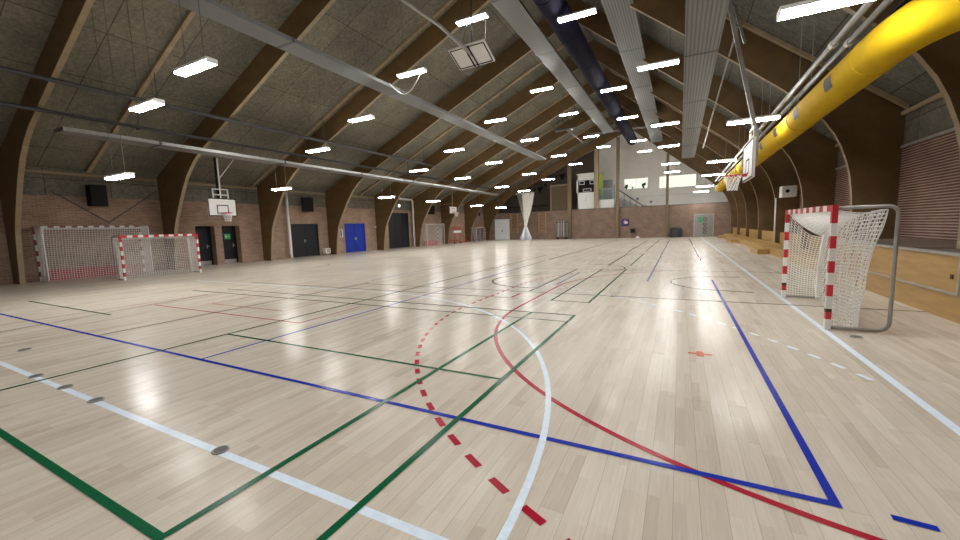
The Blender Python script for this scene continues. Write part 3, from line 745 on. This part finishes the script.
ROWN = {-20.5: 'row along the blue-door wall', -16.5: 'second row out from blue-door wall', -14: 'third row out from blue-door wall',
        -11: 'fourth row out from blue-door wall', -8.1: 'row beside navy duct, blue-door side', -3.75: 'row beside navy duct, bench side',
        -0.9: 'row between two ribbed heating panels', 2.1: 'row beside the yellow duct'}
def lamp(x, y, z, label):
    t = thing('hanging_lamp', label, 'lamp', (x, y, z), 'hanging strip lamps')
    L = 0.715
    h = MB(); h.box(x-L, x+L, y-0.13, y+0.13, z+0.055, z+0.12); h.box(x-L-0.02, x-L, y-0.135, y+0.135, z, z+0.12); h.box(x+L, x+L+0.02, y-0.135, y+0.135, z, z+0.12)
    h.build('housing', 'white', t)
    MB().box(x-L, x+L, y-0.125, y+0.125, z+0.0, z+0.055).build('diffuser', 'glow', t)
    for s in ((-0.12, 0.52) if x == -3.75 else (-0.42, 0.42)): MB().tube([(x+s, y, z+0.12), (x+s, y, 5.845 if x == -20.5 else roof_z(x+s)-0.01)], 0.007, 4).build('wire', 'dark_steel' if x > -20 else 'steel', t)
for x, lst in LAMPS.items():
    n = len(lst)
    for i, (y, z) in enumerate(lst):
        lamp(x, y, z, 'hanging strip lamp, %s from white gable, %s' % (ORD[n-1-i], ROWN[x]))
for k, (x, y, z) in enumerate([(-8.1, 5.9, 10.6), (-3.75, 6.5, 9.9), (-0.9, 7.2, 7.6), (-14, -3, 7.3), (-8.1, -3, 10.6), (-3.75, -2.5, 9.9), (-0.9, -1.5, 7.5), (2.1, -1.0, 5.3)]):
    lamp(x, y, z, 'strip lamp above the camera end, %s of eight outside the view' % ORD[k])

# ------------------------------------------------------------------ radiant heating panels, ducts, pipes
def heater(label, x0, x1, z, y0, y1, mat, th=0.14, seam=6.0):
    t = thing('radiant_heating_panel', label, 'heating panel', ((x0+x1)/2, (y0+y1)/2, z), 'long ceiling heating panels')
    m = MB(); m.box(x0, x1, y0, y1, z, z+0.02, 0); m.box(x0, x0+0.02, y0, y1, z+0.02, z+th, 1); m.box(x1-0.02, x1, y0, y1, z+0.02, z+th, 1); m.box(x0+0.02, x1-0.02, y0, y1, z+th*0.75, z+th, 1)
    m.build('panel', [mat, mat if mat == 'steel' else 'heater_grey'], t)
    y = y0+seam*0.5
    while y < y1-0.5:
        MB().box(x0-0.01, x1+0.01, y-0.05, y+0.05, z-0.012, z+th+0.01).build('joint_cover', 'dark_steel', t); y += seam
    y = y0+1.0; k = 0
    while y < y1:
        for xx in ((-20.62, -20.25) if x0 < -20 else (x0+0.05, x1-0.05)):
            MB().tube([(xx, y, z+th), (xx, y, roof_z(xx)-0.02)], 0.006, 4).build('hanger', 'dark_steel', t)
        y += 5.93
heater('smooth grey heating panel over the blue-door side of the floor', -13.2, -12.33, 8.6, 1.0, 39.4, 'heater_grey')
heater('narrow grey heating panel low along the blue-door wall', -20.95, -20.05, 5.85, 6.1, 44.5, 'steel', 0.14)
heater('ribbed heating panel beside the ridge on the blue-door side', -7.35, -6.28, 11.35, 1.0, 43.4, 'panel_ribbed')
heater('ribbed heating panel between navy duct and bench side', -2.95, -1.82, 10.55, 1.0, 47.5, 'panel_ribbed')
heater('ribbed heating panel lowest on the bench side slope', 0.0, 1.02, 7.55, 1.0, 40.5, 'panel_ribbed')
# navy fabric duct
t = thing('ventilation_duct', 'long round navy fabric duct hanging under the ridge', 'duct', (-4.7, 22, 10.2))
m = MB(); m.tube([(-4.7, y, 10.6) for y in (-3, 10, 20, 30, 40, 45.2)] + [(-4.7, 45.5, 10.6), (-4.7, 45.65, 10.6)], 0.5, 24, radii=[0.5]*6+[0.42, 0.2]); m.build('sleeve', 'navy_fabric', t, smooth=True)
for k in range(12): MB().tube([(-4.7+0.505*math.cos(a*PI/12), 3.5*k+1.0, 10.6+0.505*math.sin(a*PI/12)) for a in range(24)], 0.012, 4, closed=True).build('seam_ring', 'navy_fabric', t)
m = MB(); m.box(-4.72, -4.68, -3, 45, 11.1, 11.16); m.build('rail', 'dark_steel', t)
# yellow fabric duct
t = thing('ventilation_duct', 'big yellow fabric duct with grey patches above the benches', 'duct', (3.25, 27, 4.5))
yp = [(3.25, 44, 4.9), (3.25, 43.85, 4.9), (3.25, 43.6, 4.9)] + [(3.25, y, 4.9+0.015*math.sin(y)) for y in range(41, 11, -3)] + [(3.25, 9.9, 4.9), (3.28, 9.5, 4.9), (3.36, 9.15, 4.91), (3.52, 8.85, 4.93), (3.78, 8.62, 4.97), (4.15, 8.45, 5.02), (4.6, 8.3, 5.08)]
m = MB(); m.tube(yp, 0.375, 28, radii=[0.1, 0.27, 0.375]+[0.375]*(len(yp)-3)); m.build('sleeve', 'yellow', t, smooth=True)
y = 11.75; k = 0
while y < 43:
    a0 = math.radians(200); m = MB(); b = len(m.v)
    for yy in (y-0.24, y+0.24):
        for q in range(5):
            a = math.radians(166+q*11); m.v.append((3.25+0.382*math.cos(a), yy, 4.9+0.382*math.sin(a)))
    for q in range(4): m.face((q, q+1, q+6, q+5))
    m.build('patch', 'patch', t); y += 2.72
for y in (10.4, 15.5, 21, 27, 33, 39): MB().tube([(3.25+0.38*math.cos(a*PI/12), y, 4.9+0.38*math.sin(a*PI/12)) for a in range(24)], 0.01, 4, closed=True).build('seam_ring', 'yellow', t)
m = MB(); m.box(3.23, 3.27, 10, 43, 5.25, 5.30); m.build('rail', 'dark_steel', t)
for x, z, lb in ((2.93, 5.65, 'pale conduit pipe above the yellow duct, the one on the lamp side'), (3.2, 5.63, 'pale conduit pipe above the yellow duct, the one on the bench side')):
    t = thing('conduit_pipe', lb, 'pipe', (x, 25, z), 'pipes above the yellow duct')
    MB().tube([(x, y, z) for y in (-2, 11.6, 25, 44)], 0.068, 8).build('pipe', 'panel_grey', t, smooth=True)
    for y in (11.7, 18.5, 25, 32, 38): MB().tube([(x, y-0.07, z), (x, y+0.07, z)], 0.085, 8).build('coupling', 'white', t)
    for y in (8, 14.5, 20.4, 27.5, 35, 40.4): MB().tube([(x, y, z+0.05), (x, y, roof_z(x)-0.01)], 0.012, 4).build('hanger', 'grey_steel', t)
t = thing('cable_tray', 'black cable tray between the pale pipes and the yellow duct', 'cable tray', (3.2, 25, 5.35))
m = MB(); m.box(3.24, 3.4, -2, 44, 5.40, 5.42); m.box(3.24, 3.26, -2, 44, 5.42, 5.46); m.box(3.38, 3.4, -2, 44, 5.42, 5.46); m.build('trough', 'black', t)
for y in (9, 17.2, 27.5, 35.1): MB().tube([(3.32, y, 5.42), (3.32, y, roof_z(3.32)-0.01)], 0.012, 4).build('hanger', 'dark_steel', t)
for x, z, y1, lb in ((-19.15, 7.32, 30, 'upper dark conduit along the ceiling above the big goal'), (-20.85, 6.62, 46, 'lower dark conduit along the ceiling above the narrow heating panel')):
    t = thing('conduit_pipe', lb, 'pipe', (x, 20, z), 'dark ceiling conduits')
    MB().tube([(x, y, z) for y in (-2, 10, 20, y1)], 0.07, 8).build('pipe', 'dark_steel', t, smooth=True)
    MB().tube([(x-0.18, y, z+0.0) for y in (-2, 10, 20, y1-4)], 0.04, 6).build('pipe', 'dark_steel', t, smooth=True)
    m = MB()
    for y in (8.75, 17.2, 27.5): MB().tube([(x, y, z+0.05), (x, y, roof_z(x)-0.15)], 0.02, 4).box(x-0.25, x+0.1, y-0.03, y+0.03, z-0.09, z-0.05).build('bracket', 'dark_steel', t)
# white pipes on the brick wall
t = MB().tube([(XL+0.25, 19.66, 4.95), (XL+0.25, 19.7, 0.3), (XL+0.3, 19.72, 0.0)], 0.1, 10).build('drain_pipe', 'white', smooth=True); tag(t, 'white upright pipe beside the wide dark double door', 'pipe')
t = MB().tube([(XL+0.3, 32.6, 5.2), (XL+0.3, 34.95, 5.15), (XL+0.3, 35.1, 5.1), (XL+0.32, 35.15, 4.9), (XL+0.32, 35.15, 0.0)], 0.1, 10).build('drain_pipe', 'white', smooth=True); tag(t, 'white bent pipe coming down beside the tall folding door', 'pipe')
t = MB().tube([(5.1, 29.2, 3.1), (5.12, 29.2, 0.43)], 0.045, 10).build('drain_pipe', 'white', smooth=True); tag(t, 'white upright pipe on a timber beam behind the bench', 'pipe')
# slack cable on the brick wall
t = MB().tube([lerp((XL+0.03, 7.4, 4.2), (XL+0.03, 9.34, 2.72), k/8) for k in range(9)] + [lerp((XL+0.03, 9.34, 2.72), (XL+0.03, 11.6, 4.5), k/8) for k in range(1, 9)], 0.025, 5).build('wall_cable', 'dark_steel'); tag(t, 'dark cable hanging in a V on the brick above the big goal', 'cable')

# ------------------------------------------------------------------ loudspeakers and small wall items
def speaker(y, z, label, x=XL+0.5, w=0.62, h=1.0, yaw=0.0, tilt=0.12):
    t = thing('loudspeaker', label, 'loudspeaker', (x, y, z), 'black wall speakers')
    ca, sa = math.cos(yaw), math.sin(yaw)
    m = MB(); m.obox((x, y, z), (0.28*ca, 0.28*sa, -0.28*tilt), (-w/2*sa, w/2*ca, 0), (h/2*tilt*ca, h/2*tilt*sa, h/2)); m.build('cabinet', 'black', t)
    m = MB(); m.obox((x+0.285*ca, y+0.285*sa, z-0.285*tilt), (0.008, 0, 0), (-w*0.45*sa, w*0.45*ca, 0), (h*0.45*tilt, 0, h*0.45)); m.build('grille', 'black', t)
    m = MB(); m.tube([(XL, y, z+0.1), (x-0.2, y, z)], 0.035, 6); m.build('bracket', 'dark_steel', t)
speaker(8.85, 4.05, 'black wall speaker above the big goal', x=XL+0.45, w=0.62, h=1.05, tilt=0.03)
speaker(21.2, 4.1, 'black tilted wall speaker above the wide dark double door', x=XL+0.62, w=0.75, h=1.05, yaw=-0.5, tilt=0.18)
speaker(38.3, 4.15, 'black wall speaker above the goal beyond the folding door', x=XL+0.5, w=1.0, h=1.0)
speaker(50.3, 3.95, 'small black wall speaker near the white corner door', x=XL+0.5, w=0.4, h=0.6)
t = thing('control_box', 'two grey floor boxes beside the wide dark double door', 'box', (-25.9, 23.1, 0)) if False else None
m = MB(); m.box(XL+0.02, XL+0.4, 22.85, 23.35, 0.12, 0.55); m.box(XL+0.4, XL+0.42, 22.95, 23.25, 0.2, 0.48, 1); tag(m.build('wall_heater_box', ['white', 'alu']), 'small white box low on the brick beside the wide dark door', 'box')
m = MB(); m.box(XL, XL+0.12, 24.75, 25.05, 1.4, 2.1); m.box(XL+0.12, XL+0.14, 24.8, 24.92, 1.45, 2.05, 1); tag(m.build('wall_phone_box', ['white', 'black']), 'narrow black and white box on the brick beside the blue door', 'box')
m = MB(); m.tube([(XL-0.03, 33.0, 4.45), (XL+0.16, 33.0, 4.45)], 0.17, 12, 0); m.tube([(XL+0.16, 33.0, 4.45), (XL+0.2, 33.0, 4.45)], 0.14, 12, 1); tag(m.build('emergency_lamp', ['white', 'exit_glow']), 'round glowing lamp above the tall folding door', 'lamp')
m = MB(); m.box(XL+0.02, XL+0.1, 29.72-0.5, 29.72-0.3, 2.2, 2.35); tag(m.build('wall_switch', 'white'), 'small white switch plate on the brick beside the blue door', 'switch')
for k, z in enumerate((4.22, 4.52)):
    o = MB().box(XL-0.03, XL+0.25, 4.2, 5.5, z, z+0.17).build('timber_plank', 'timber'); tag(o, ['lower yellow timber plank on the wall before the first beam', 'upper yellow timber plank on the wall before the first beam'][k], 'plank', 'timber planks on the wall')
# fan heater on the bench side
t = thing('fan_heater', 'white fan heater box hanging over the benches', 'heater', (5.1, 26.3, 2.95))
m = MB(); m.box(4.8, 5.42, 26.0, 26.7, 3.0, 3.58); m.build('housing', 'white', t)
m = MB(); m.tube([(5.02, 25.99, 3.3), (5.02, 25.96, 3.3)], 0.09, 14); m.build('vent', 'black', t)
m = MB(); m.tube([(5.3, 26.2, 3.6), (5.3, 26.2, 4.6), (6.3, 26.2, 4.6)], 0.03, 6); m.tube([(5.5, 26.5, 3.2), (6.3, 26.5, 3.2)], 0.03, 6); m.build('bracket', 'dark_steel', t)

# ------------------------------------------------------------------ bench side: plywood barrier, bench, back panels
t = thing('plywood_barrier', 'tall varnished plywood barrier with grey metal trim behind the striped goal', 'barrier', (4.26, 11.5, 0))
m = MB(); m.box(4.22, 4.30, 6.2, 16.6, 0, 1.13); m.build('board', 'plywood', t)
m = MB(); m.box(4.195, 4.22, 9.45, 16.6, 0.455, 0.49); m.box(4.195, 4.22, 9.42, 9.46, 0.455, 1.13); m.box(4.19, 4.34, 6.2, 16.6, 1.13, 1.165); m.box(4.195, 4.22, 6.2, 9.2, 0.7, 0.735)
m.build('metal_trim', 'alu', t)
m = MB(); m.box(4.2, 4.222, 9.62, 9.68, 0.72, 0.80); m.build('latch', 'rubber', t)
for i, (a, b) in enumerate(((6.2, 11.58), (11.98, 16.6))):
    o = MB().box(4.35, 6.28, a, b, 1.08, 1.13).build('trim_ledge', 'ledge'); struct(o)
t = thing('bench', 'long pale plywood bench below the timber beams', 'bench', (4.7, 34, 0))
m = MB(); m.box(4.22, 5.16, 16.65, 50.5, 0.36, 0.42); m.build('seat', 'plywood', t)
m = MB(); m.box(4.24, 4.30, 16.65, 50.5, 0, 0.36); m.build('front_board', 'plywood', t)
m = MB()
for i in range(8):
    y = 17.5+i*4.6; m.box(4.32, 5.1, y, y+0.08, 0, 0.36)
m.build('support', 'plywood', t)
for i in range(2, 8):
    o = MB().box(5.42, 5.48, FY[i]+0.17, FY[i+1]-0.17, 0.0, 1.04).build('back_panel', 'plywood'); tag(o, 'plywood back panel between beams behind the bench, %s from the striped goal' % ORD[i-2], 'panel', 'plywood panels behind the bench')
o = MB().box(5.42, 5.48, FY[1]+4.9, FY[2]-0.17, 0.0, 1.04).build('back_panel', 'plywood'); tag(o, 'narrow plywood panel at the end of the tall barrier', 'panel', 'plywood panels behind the bench')
for y, L, lb in ((25.2, 2.6, 'low wooden step block in front of the bench, the one nearer the striped goal'), (37.6, 3.0, 'low wooden step block in front of the bench, further down'), (47.5, 2.2, 'low wooden step block at the end of the bench')):
    m = MB(); m.box(3.72, 4.2, y, y+L, 0.0, 0.22); m.box(3.70, 4.2, y-0.02, y+L+0.02, 0.22, 0.26); tag(m.build('step_block', 'plywood'), lb, 'step', 'bench step blocks')

# ------------------------------------------------------------------ end wall furniture
# gathered divider net with silver skirt
t = thing('divider_curtain', 'pale gathered divider net with a silver skirt hanging at the end wall', 'curtain', (-19.0, 51.2, 0))
def cone_cloth(prof, cx, cy, n, waves, amp):
    m = MB()
    for (z, rx, ry, dx) in prof:
        for j in range(n):
            a = 2*PI*j/n; w_ = 1+amp*math.sin(waves*a)
            m.v.append((cx+dx+rx*w_*math.cos(a), cy+ry*w_*math.sin(a), z))
    for i in range(len(prof)-1):
        for j in range(n):
            j2 = (j+1) % n; m.face((i*n+j, i*n+j2, (i+1)*n+j2, (i+1)*n+j))
    return m
cone_cloth([(6.35, 0.78, 0.35, 0.42), (5.2, 0.66, 0.32, 0.36), (4.0, 0.5, 0.28, 0.25), (2.9, 0.30, 0.24, 0.1), (2.1, 0.2, 0.2, 0.0), (1.95, 0.14, 0.14, 0.0)], -19.1, 51.2, 48, 12, 0.12).build('net_bundle', 'curtain_net', t)
nm = MB(); P = [[lerp(lerp((-20.3, 51.2, 6.4), (-19.6, 51.2, 6.35), i/6), lerp((-19.25, 51.2, 2.4), (-19.15, 51.2, 2.4), i/6), j/16) for j in range(17)] for i in range(7)]; nm.net(P, 0.012); nm.build('loose_net', 'curtain_net', t)
cone_cloth([(1.95, 0.15, 0.15, 0), (1.6, 0.28, 0.26, 0), (1.0, 0.5, 0.45, 0), (0.4, 0.74, 0.6, 0), (0.02, 0.78, 0.62, 0)], -19.1, 51.2, 60, 15, 0.1).build('skirt', 'silver', t)
m = MB(); m.tube([(-20.4, 51.2, 6.45), (-17.8, 51.2, 6.45)], 0.06, 8); m.build('top_rail', 'white', t)
for x in (-20.3, -18.0): MB().tube([(x, 51.2, 6.45), (x, 51.2, roof_z(x)-0.02)], 0.015, 4).build('hanger', 'grey_steel', t)
# wall bars
def wall_bars(x0, x1, label):
    t = thing('wall_bars', label, 'wall bars', ((x0+x1)/2, YF-0.1, 0.9), 'wall bars on the end wall')
    m = MB(); m.box(x0, x0+0.12, YF-0.2, YF-0.01, 0.9, 3.78); m.box(x1-0.12, x1, YF-0.2, YF-0.01, 0.9, 3.78); m.build('side_rail', 'wallbar', t)
    for i in range(14):
        z = 1.05+i*0.2; MB().tube([(x0+0.12, YF-0.14, z), (x1-0.12, YF-0.14, z)], 0.035, 6).build('rung', 'wallbar', t)
wall_bars(-22.3, -21.1, 'wooden wall bars between the white door and the divider curtain')
wall_bars(-18.0, -16.8, 'wooden wall bars between the divider curtain and the cage cart')
# cage cart
t = thing('cage_cart', 'grey wire cage cart standing against the end wall', 'cart', (-14.2, 51.9, 0))
m = MB(); x0, x1, y0, y1 = -14.85, -13.5, 51.5, 52.3
for x in (x0, x1):
    for y in (y0, y1): m.tube([(x, y, 0.15), (x, y, 2.25)], 0.04, 6)
for z in (0.3, 2.25): m.tube([(x0, y0, z), (x1, y0, z), (x1, y1, z), (x0, y1, z)], 0.035, 6, closed=True)
m.build('frame', 'dark_steel', t)
m = MB()
for i in range(1, 6):
    x = x0+(x1-x0)*i/6; m.tube([(x, y0, 0.3), (x, y0, 2.25)], 0.022, 4)
for i in range(1, 6):
    y = y0+(y1-y0)*i/6
    for x in (x0, x1): m.tube([(x, y, 0.3), (x, y, 2.25)], 0.022, 4)
m.build('bars', 'grey_steel', t)
m = MB(); m.box(x0+0.05, x1-0.05, y0+0.05, y1-0.05, 0.26, 0.32); m.build('deck', 'dark_steel', t)
for x in (x0+0.1, x1-0.1):
    for y in (y0+0.1, y1-0.1): MB().tube([(x-0.04, y, 0.12), (x+0.04, y, 0.12)], 0.12, 10).build('wheel', 'black', t)
# rolled poles inside the cart are seen as pale bars
for k in range(3):
    o = MB().tube([(-14.65+0.36*k, 51.9, 0.33), (-14.60+0.33*k, 51.9, 2.45)], 0.06, 8).build('rolled_mat', 'silver'); tag(o, 'pale roll standing in the cage cart on the end wall', 'roll', 'pale rolls in the cage cart')
m = MB(); m.box(-26.45, -26.05, 49.4, 51.8, 0.0, 2.0); m.box(-26.05, -26.03, 49.45, 50.58, 0.05, 1.95, 1); m.box(-26.05, -26.03, 50.62, 51.75, 0.05, 1.95, 1); tag(m.build('storage_cabinet', ['dark_steel', 'door_dark']), 'dark grey cabinet standing behind the small corner goal', 'cabinet')
t = MB().tube([(-12.3, 15.1, 8.75)] + [(-12.3+1.9*k/12, 15.1, 8.75+0.2*k/12-0.75*math.sin(PI*k/12)) for k in range(1, 12)] + [(-10.4, 15.1, 8.885)], 0.018, 5).build('power_cable', 'white'); tag(t, 'white cable looping from the smooth heating panel to a strip lamp', 'cable')
# red equipment trolley, corner
t = thing('umpire_trolley', 'red metal trolley with a white sign beside the corner goal', 'trolley', (-25.4, 42.3, 0))
m = MB()
for y in (41.7, 43.1):
    for x in (-25.8, -25.0): m.tube([(x, y, 0.1), (x, y, 2.0)], 0.05, 6)
for z in (0.35, 1.95): m.tube([(-25.8, 41.7, z), (-25.0, 41.7, z), (-25.0, 43.1, z), (-25.8, 43.1, z)], 0.045, 6, closed=True)
m.tube([(-25.0, 43.1, 0.12), (-25.0, 45.6, 0.12)], 0.06, 6); m.tube([(-25.0, 43.1, 1.2), (-25.0, 45.2, 0.15)], 0.04, 6); m.tube([(-25.0, 43.1, 1.9), (-25.0, 44.2, 1.9)], 0.04, 6)
m.build('frame', 'mat_red', t)
m = MB(); m.box(-24.98, -24.92, 41.5, 43.3, 1.35, 1.62); m.build('sign_board', 'white', t)
m = MB(); m.box(-24.97, -24.93, 41.6, 43.2, 1.66, 2.1); m.build('top_board', 'faded_red', t)
for y in (41.7, 43.1): MB().tube([(-25.06, y, 0.1), (-24.94, y, 0.1)], 0.1, 10).build('wheel', 'black', t)
# poster, speaker box, charcoal cover, small white thing
m = MB(); m.box(-6.78, -5.85, YF-0.04, YF-0.005, 1.5, 2.42, 0); m.tube([(-6.3, YF-0.045, 2.02), (-6.3, YF-0.055, 2.02)], 0.22, 14, 1); m.obox((-6.15, YF-0.058, 1.95), (0.14, 0, 0.02), (0, 0.004, 0), (0.02, 0, 0.12), 2)
tag(m.build('poster', ['poster', 'pink', 'white']), 'navy poster with a pink and white print on the end wall', 'poster')
m = MB(); m.box(-5.65, -5.08, YF-0.3, YF-0.01, 0.62, 1.18); m.box(-5.6, -5.13, YF-0.31, YF-0.3, 0.67, 1.13, 1); tag(m.build('wall_cabinet', ['dark_steel', 'black']), 'small dark box on the end wall below the navy poster', 'box')
t = thing('ball_cart', 'rounded charcoal cover over a low cart against the end wall', 'cart', (-0.4, 52.6, 0))
m = cone_cloth([(0.04, 0.66, 0.45, 0), (0.5, 0.68, 0.46, 0), (0.95, 0.66, 0.45, 0), (1.12, 0.58, 0.38, 0), (1.2, 0.3, 0.2, 0), (1.21, 0.02, 0.02, 0)], -0.4, 52.6, 40, 8, 0.03); m.build('cover', 'dark_cloth', t, smooth=True)
for x in (-0.8, 0.0): MB().tube([(x-0.04, 52.3, 0.06), (x+0.04, 52.3, 0.06)], 0.06, 8).build('wheel', 'black', t)
m = MB(); m.box(-4.95, -4.5, 52.6, 52.9, 0.0, 0.12); m.box(-4.85, -4.6, 52.65, 52.85, 0.12, 0.2); tag(m.build('shoe_box', 'white'), 'small white box lying on the floor at the end wall', 'box')
m = MB(); m.box(-19.9+0.25, -19.35+0.25, YF-0.12, YF-0.01, 2.2, 2.45) if False else m.box(-20.9, -20.5, YF-0.1, YF-0.01, 2.1, 2.35); tag(m.build('junction_box', 'wallbar'), 'small pale box on the end wall beside the divider curtain', 'box')

# ------------------------------------------------------------------ gallery
t = thing('kiosk', 'white commentary kiosk with a dark serving hatch on the gallery', 'kiosk', (-11.4, 54.6, 3.4))
m = MB(); m.box(-12.7, -10.15, 54.0, 54.15, 3.4, 6.2); m.box(-12.7, -12.5, 54.0, 55.6, 3.4, 8.6); m.box(-10.35, -10.15, 54.0, 55.6, 3.4, 8.6); m.box(-12.7, -10.15, 54.0, 55.6, 7.85, 8.75); m.build('shell', 'white', t)
m = MB(); m.box(-12.5, -10.35, 54.5, 54.6, 6.2, 7.85); m.build('hatch', 'black', t)
def sq(x0, x1, z0, z1):
    f = MB(); w_ = 0.07
    f.box(x0, x1, 54.42, 54.5, z0, z0+w_); f.box(x0, x1, 54.42, 54.5, z1-w_, z1); f.box(x0, x0+w_, 54.42, 54.5, z0+w_, z1-w_); f.box(x1-w_, x1, 54.42, 54.5, z0+w_, z1-w_)
    return f.build('picture_frame', 'white', t)
sq(-12.4, -11.7, 7.3, 7.8); sq(-11.0, -10.4, 7.3, 7.8); sq(-11.9, -10.8, 6.35, 6.75)
m = MB(); m.box(-11.46, -11.40, 53.98, 54.0, 5.0, 5.4); m.build('door_handle', 'grey_steel', t)
t = thing('balcony_front', 'white boxed balcony with a glass rail beside the kiosk', 'balcony', (-9.0, 54.2, 3.4))
m = MB(); m.box(-10.1, -7.75, 54.0, 54.15, 3.4, 5.1); m.build('front_board', 'white', t)
m = MB(); m.box(-10.1, -7.75, 54.05, 54.09, 5.12, 6.5); m.build('glass_pane', 'glass', t)
m = MB(); m.tube([(-10.1, 54.07, 6.53), (-7.75, 54.07, 6.53)], 0.05, 6); m.tube([(-7.75, 54.07, 4.0), (-7.75, 54.07, 6.9)], 0.06, 6); m.build('rail', 'grey_steel', t)
t = thing('lime_banner', 'tall lime green banner hanging beside the kiosk', 'banner', (-9.75, 54.6, 5.8)); m = MB()
m.box(-10.0, -9.35, 54.6, 54.63, 5.8, 8.6); m.build('cloth', 'lime', t); m = MB(); m.tube([(-10.05, 54.61, 8.62), (-9.3, 54.61, 8.62)], 0.03, 6); m.tube([(-9.68, 54.61, 3.4), (-9.68, 54.61, 5.8)], 0.03, 6); m.build('pole', 'grey_steel', t)
dn += 1
d8 = thing('door_%d' % dn, 'grey door on the gallery behind the lime banner', 'door', (-9.2, YG-0.05, 3.4)); d8['kind'] = 'structure'
MB().box(-9.8, -8.5, YG-0.08, YG-0.005, 3.4, 8.0).build('door_leaf', 'panel_grey', d8); MB().box(-8.75, -8.68, YG-0.14, YG-0.08, 5.6, 5.9).build('door_handle', 'dark_steel', d8)
t = thing('stair_rail', 'dark sloping handrail on the gallery stairs', 'handrail', (-6, 55.5, 3.4))
m = MB(); m.tube([(-7.55, 55.0, 6.45), (-7.2, 55.0, 6.2), (-4.3, 55.0, 4.05), (-3.9, 55.0, 4.05)], 0.07, 6); m.build('handrail', 'dark_steel', t)
m = MB()
for k in range(5):
    x = -7.4+k*0.75; m.tube([(x, 55.0, 3.4), (x, 55.0, 6.35-k*0.56)], 0.03, 5)
m.build('baluster', 'dark_steel', t)
t = thing('staircase', 'grey gallery stairs below the handrail', 'stairs', (-6.2, 56.2, 3.4))
m = MB()
for k in range(8): m.box(-7.4+0.4*k, -7.0+0.4*k, 55.3, 57.0, 3.4, 5.2-0.2*k)
m.build('steps', 'grey_steel', t)
for x, z, lb in ((-5.25, 5.15, 'small grey wall vent above the stairs, the higher one'), (-3.55, 4.65, 'small grey wall vent beside the stairs, the lower one')):
    m = MB(); m.box(x-0.16, x+0.16, YG-0.06, YG-0.005, z-0.16, z+0.16)
    for k in range(4): m.box(x-0.14, x+0.14, YG-0.08, YG-0.06, z-0.12+0.075*k, z-0.09+0.075*k, 1)
    tag(m.build('wall_vent', ['grey_steel', 'dark_steel']), lb, 'vent', 'wall vents on the white gable')
# curtained opening with a pale timber frame
t = thing('curtained_opening', 'pale timber frame with grey brown curtains on the gallery', 'curtain', (-15.2, 55, 3.4))
m = MB(); m.box(-16.6, -16.38, 54.6, 54.8, 3.4, 7.6); m.box(-13.9, -13.7, 54.6, 54.8, 3.4, 7.6); m.box(-16.38, -13.9, 54.6, 54.8, 7.4, 7.6); m.build('frame', 'batten', t)
m = MB(); n = 60; b = len(m.v)
for i in range(n+1):
    x = -16.38+2.48*i/n; y = 54.75+0.05*math.sin(i*0.9); m.v += [(x, y, 3.4), (x, y, 7.4), (x, y+0.02, 3.4), (x, y+0.02, 7.4)]
for i in range(n):
    a = 4*i; c = a+4; m.face((a, c, c+1, a+1)); m.face((a+2, a+3, c+3, c+2))
m.build('curtain', 'post', t)
t = thing('gallery_rail', 'dark handrail along the gallery behind the divider curtain', 'handrail', (-21, 54.0, 3.4))
m = MB(); m.tube([(-26.3, 54.0, 4.75), (-16.8, 54.0, 4.75)], 0.06, 6); m.build('handrail', 'black', t)
m = MB()
for k in range(8): m.tube([(-26.2+1.33*k, 54.0, 3.4), (-26.2+1.33*k, 54.0, 4.72)], 0.035, 5)
m.build('baluster', 'dark_steel', t)
# bunting
t = thing('pennant_string', 'string of dark pennants across the gallery wall', 'bunting', (-18, 56, 6))
m = MB(); pts = [(-21.5+0.42*k, 56.0, 6.0+0.20*k+0.5*abs(math.sin(k*PI/8))) for k in range(17)]; m.tube(pts, 0.02, 4); m.build('string', 'dark_steel', t)
for k in (1, 3, 5, 7, 9, 11, 13, 15):
    p = pts[k]; q = 0.5 if k in (7, 15) else 0.24; m = MB(); m.v += [(p[0]+dx_, p[1]+dy_, p[2]+dz_) for dy_ in (0, 0.02) for dx_, dz_ in ((-q, 0), (q, 0), (0, -1.9*q))]
    m.face((0, 2, 1)); m.face((3, 4, 5)); m.face((0, 1, 4, 3)); m.face((1, 2, 5, 4)); m.face((2, 0, 3, 5)); m.build('pennant', 'black', t)

# ------------------------------------------------------------------ world, view
wd_ = bpy.data.worlds.new('world'); sc.world = wd_; wd_.use_nodes = True
bg = wd_.node_tree.nodes['Background']; bg.inputs[0].default_value = (0.02, 0.022, 0.025, 1); bg.inputs[1].default_value = 0.3
sc.view_settings.view_transform = 'Standard'; sc.view_settings.look = 'None'; sc.view_settings.gamma = 1.0; sc.view_settings.use_curve_mapping = False
sc.view_settings.exposure = 0.0
sc.cycles.use_denoising = True; sc.cycles.max_bounces = 8; sc.cycles.diffuse_bounces = 5; sc.cycles.glossy_bounces = 4; sc.cycles.sample_clamp_indirect = 8
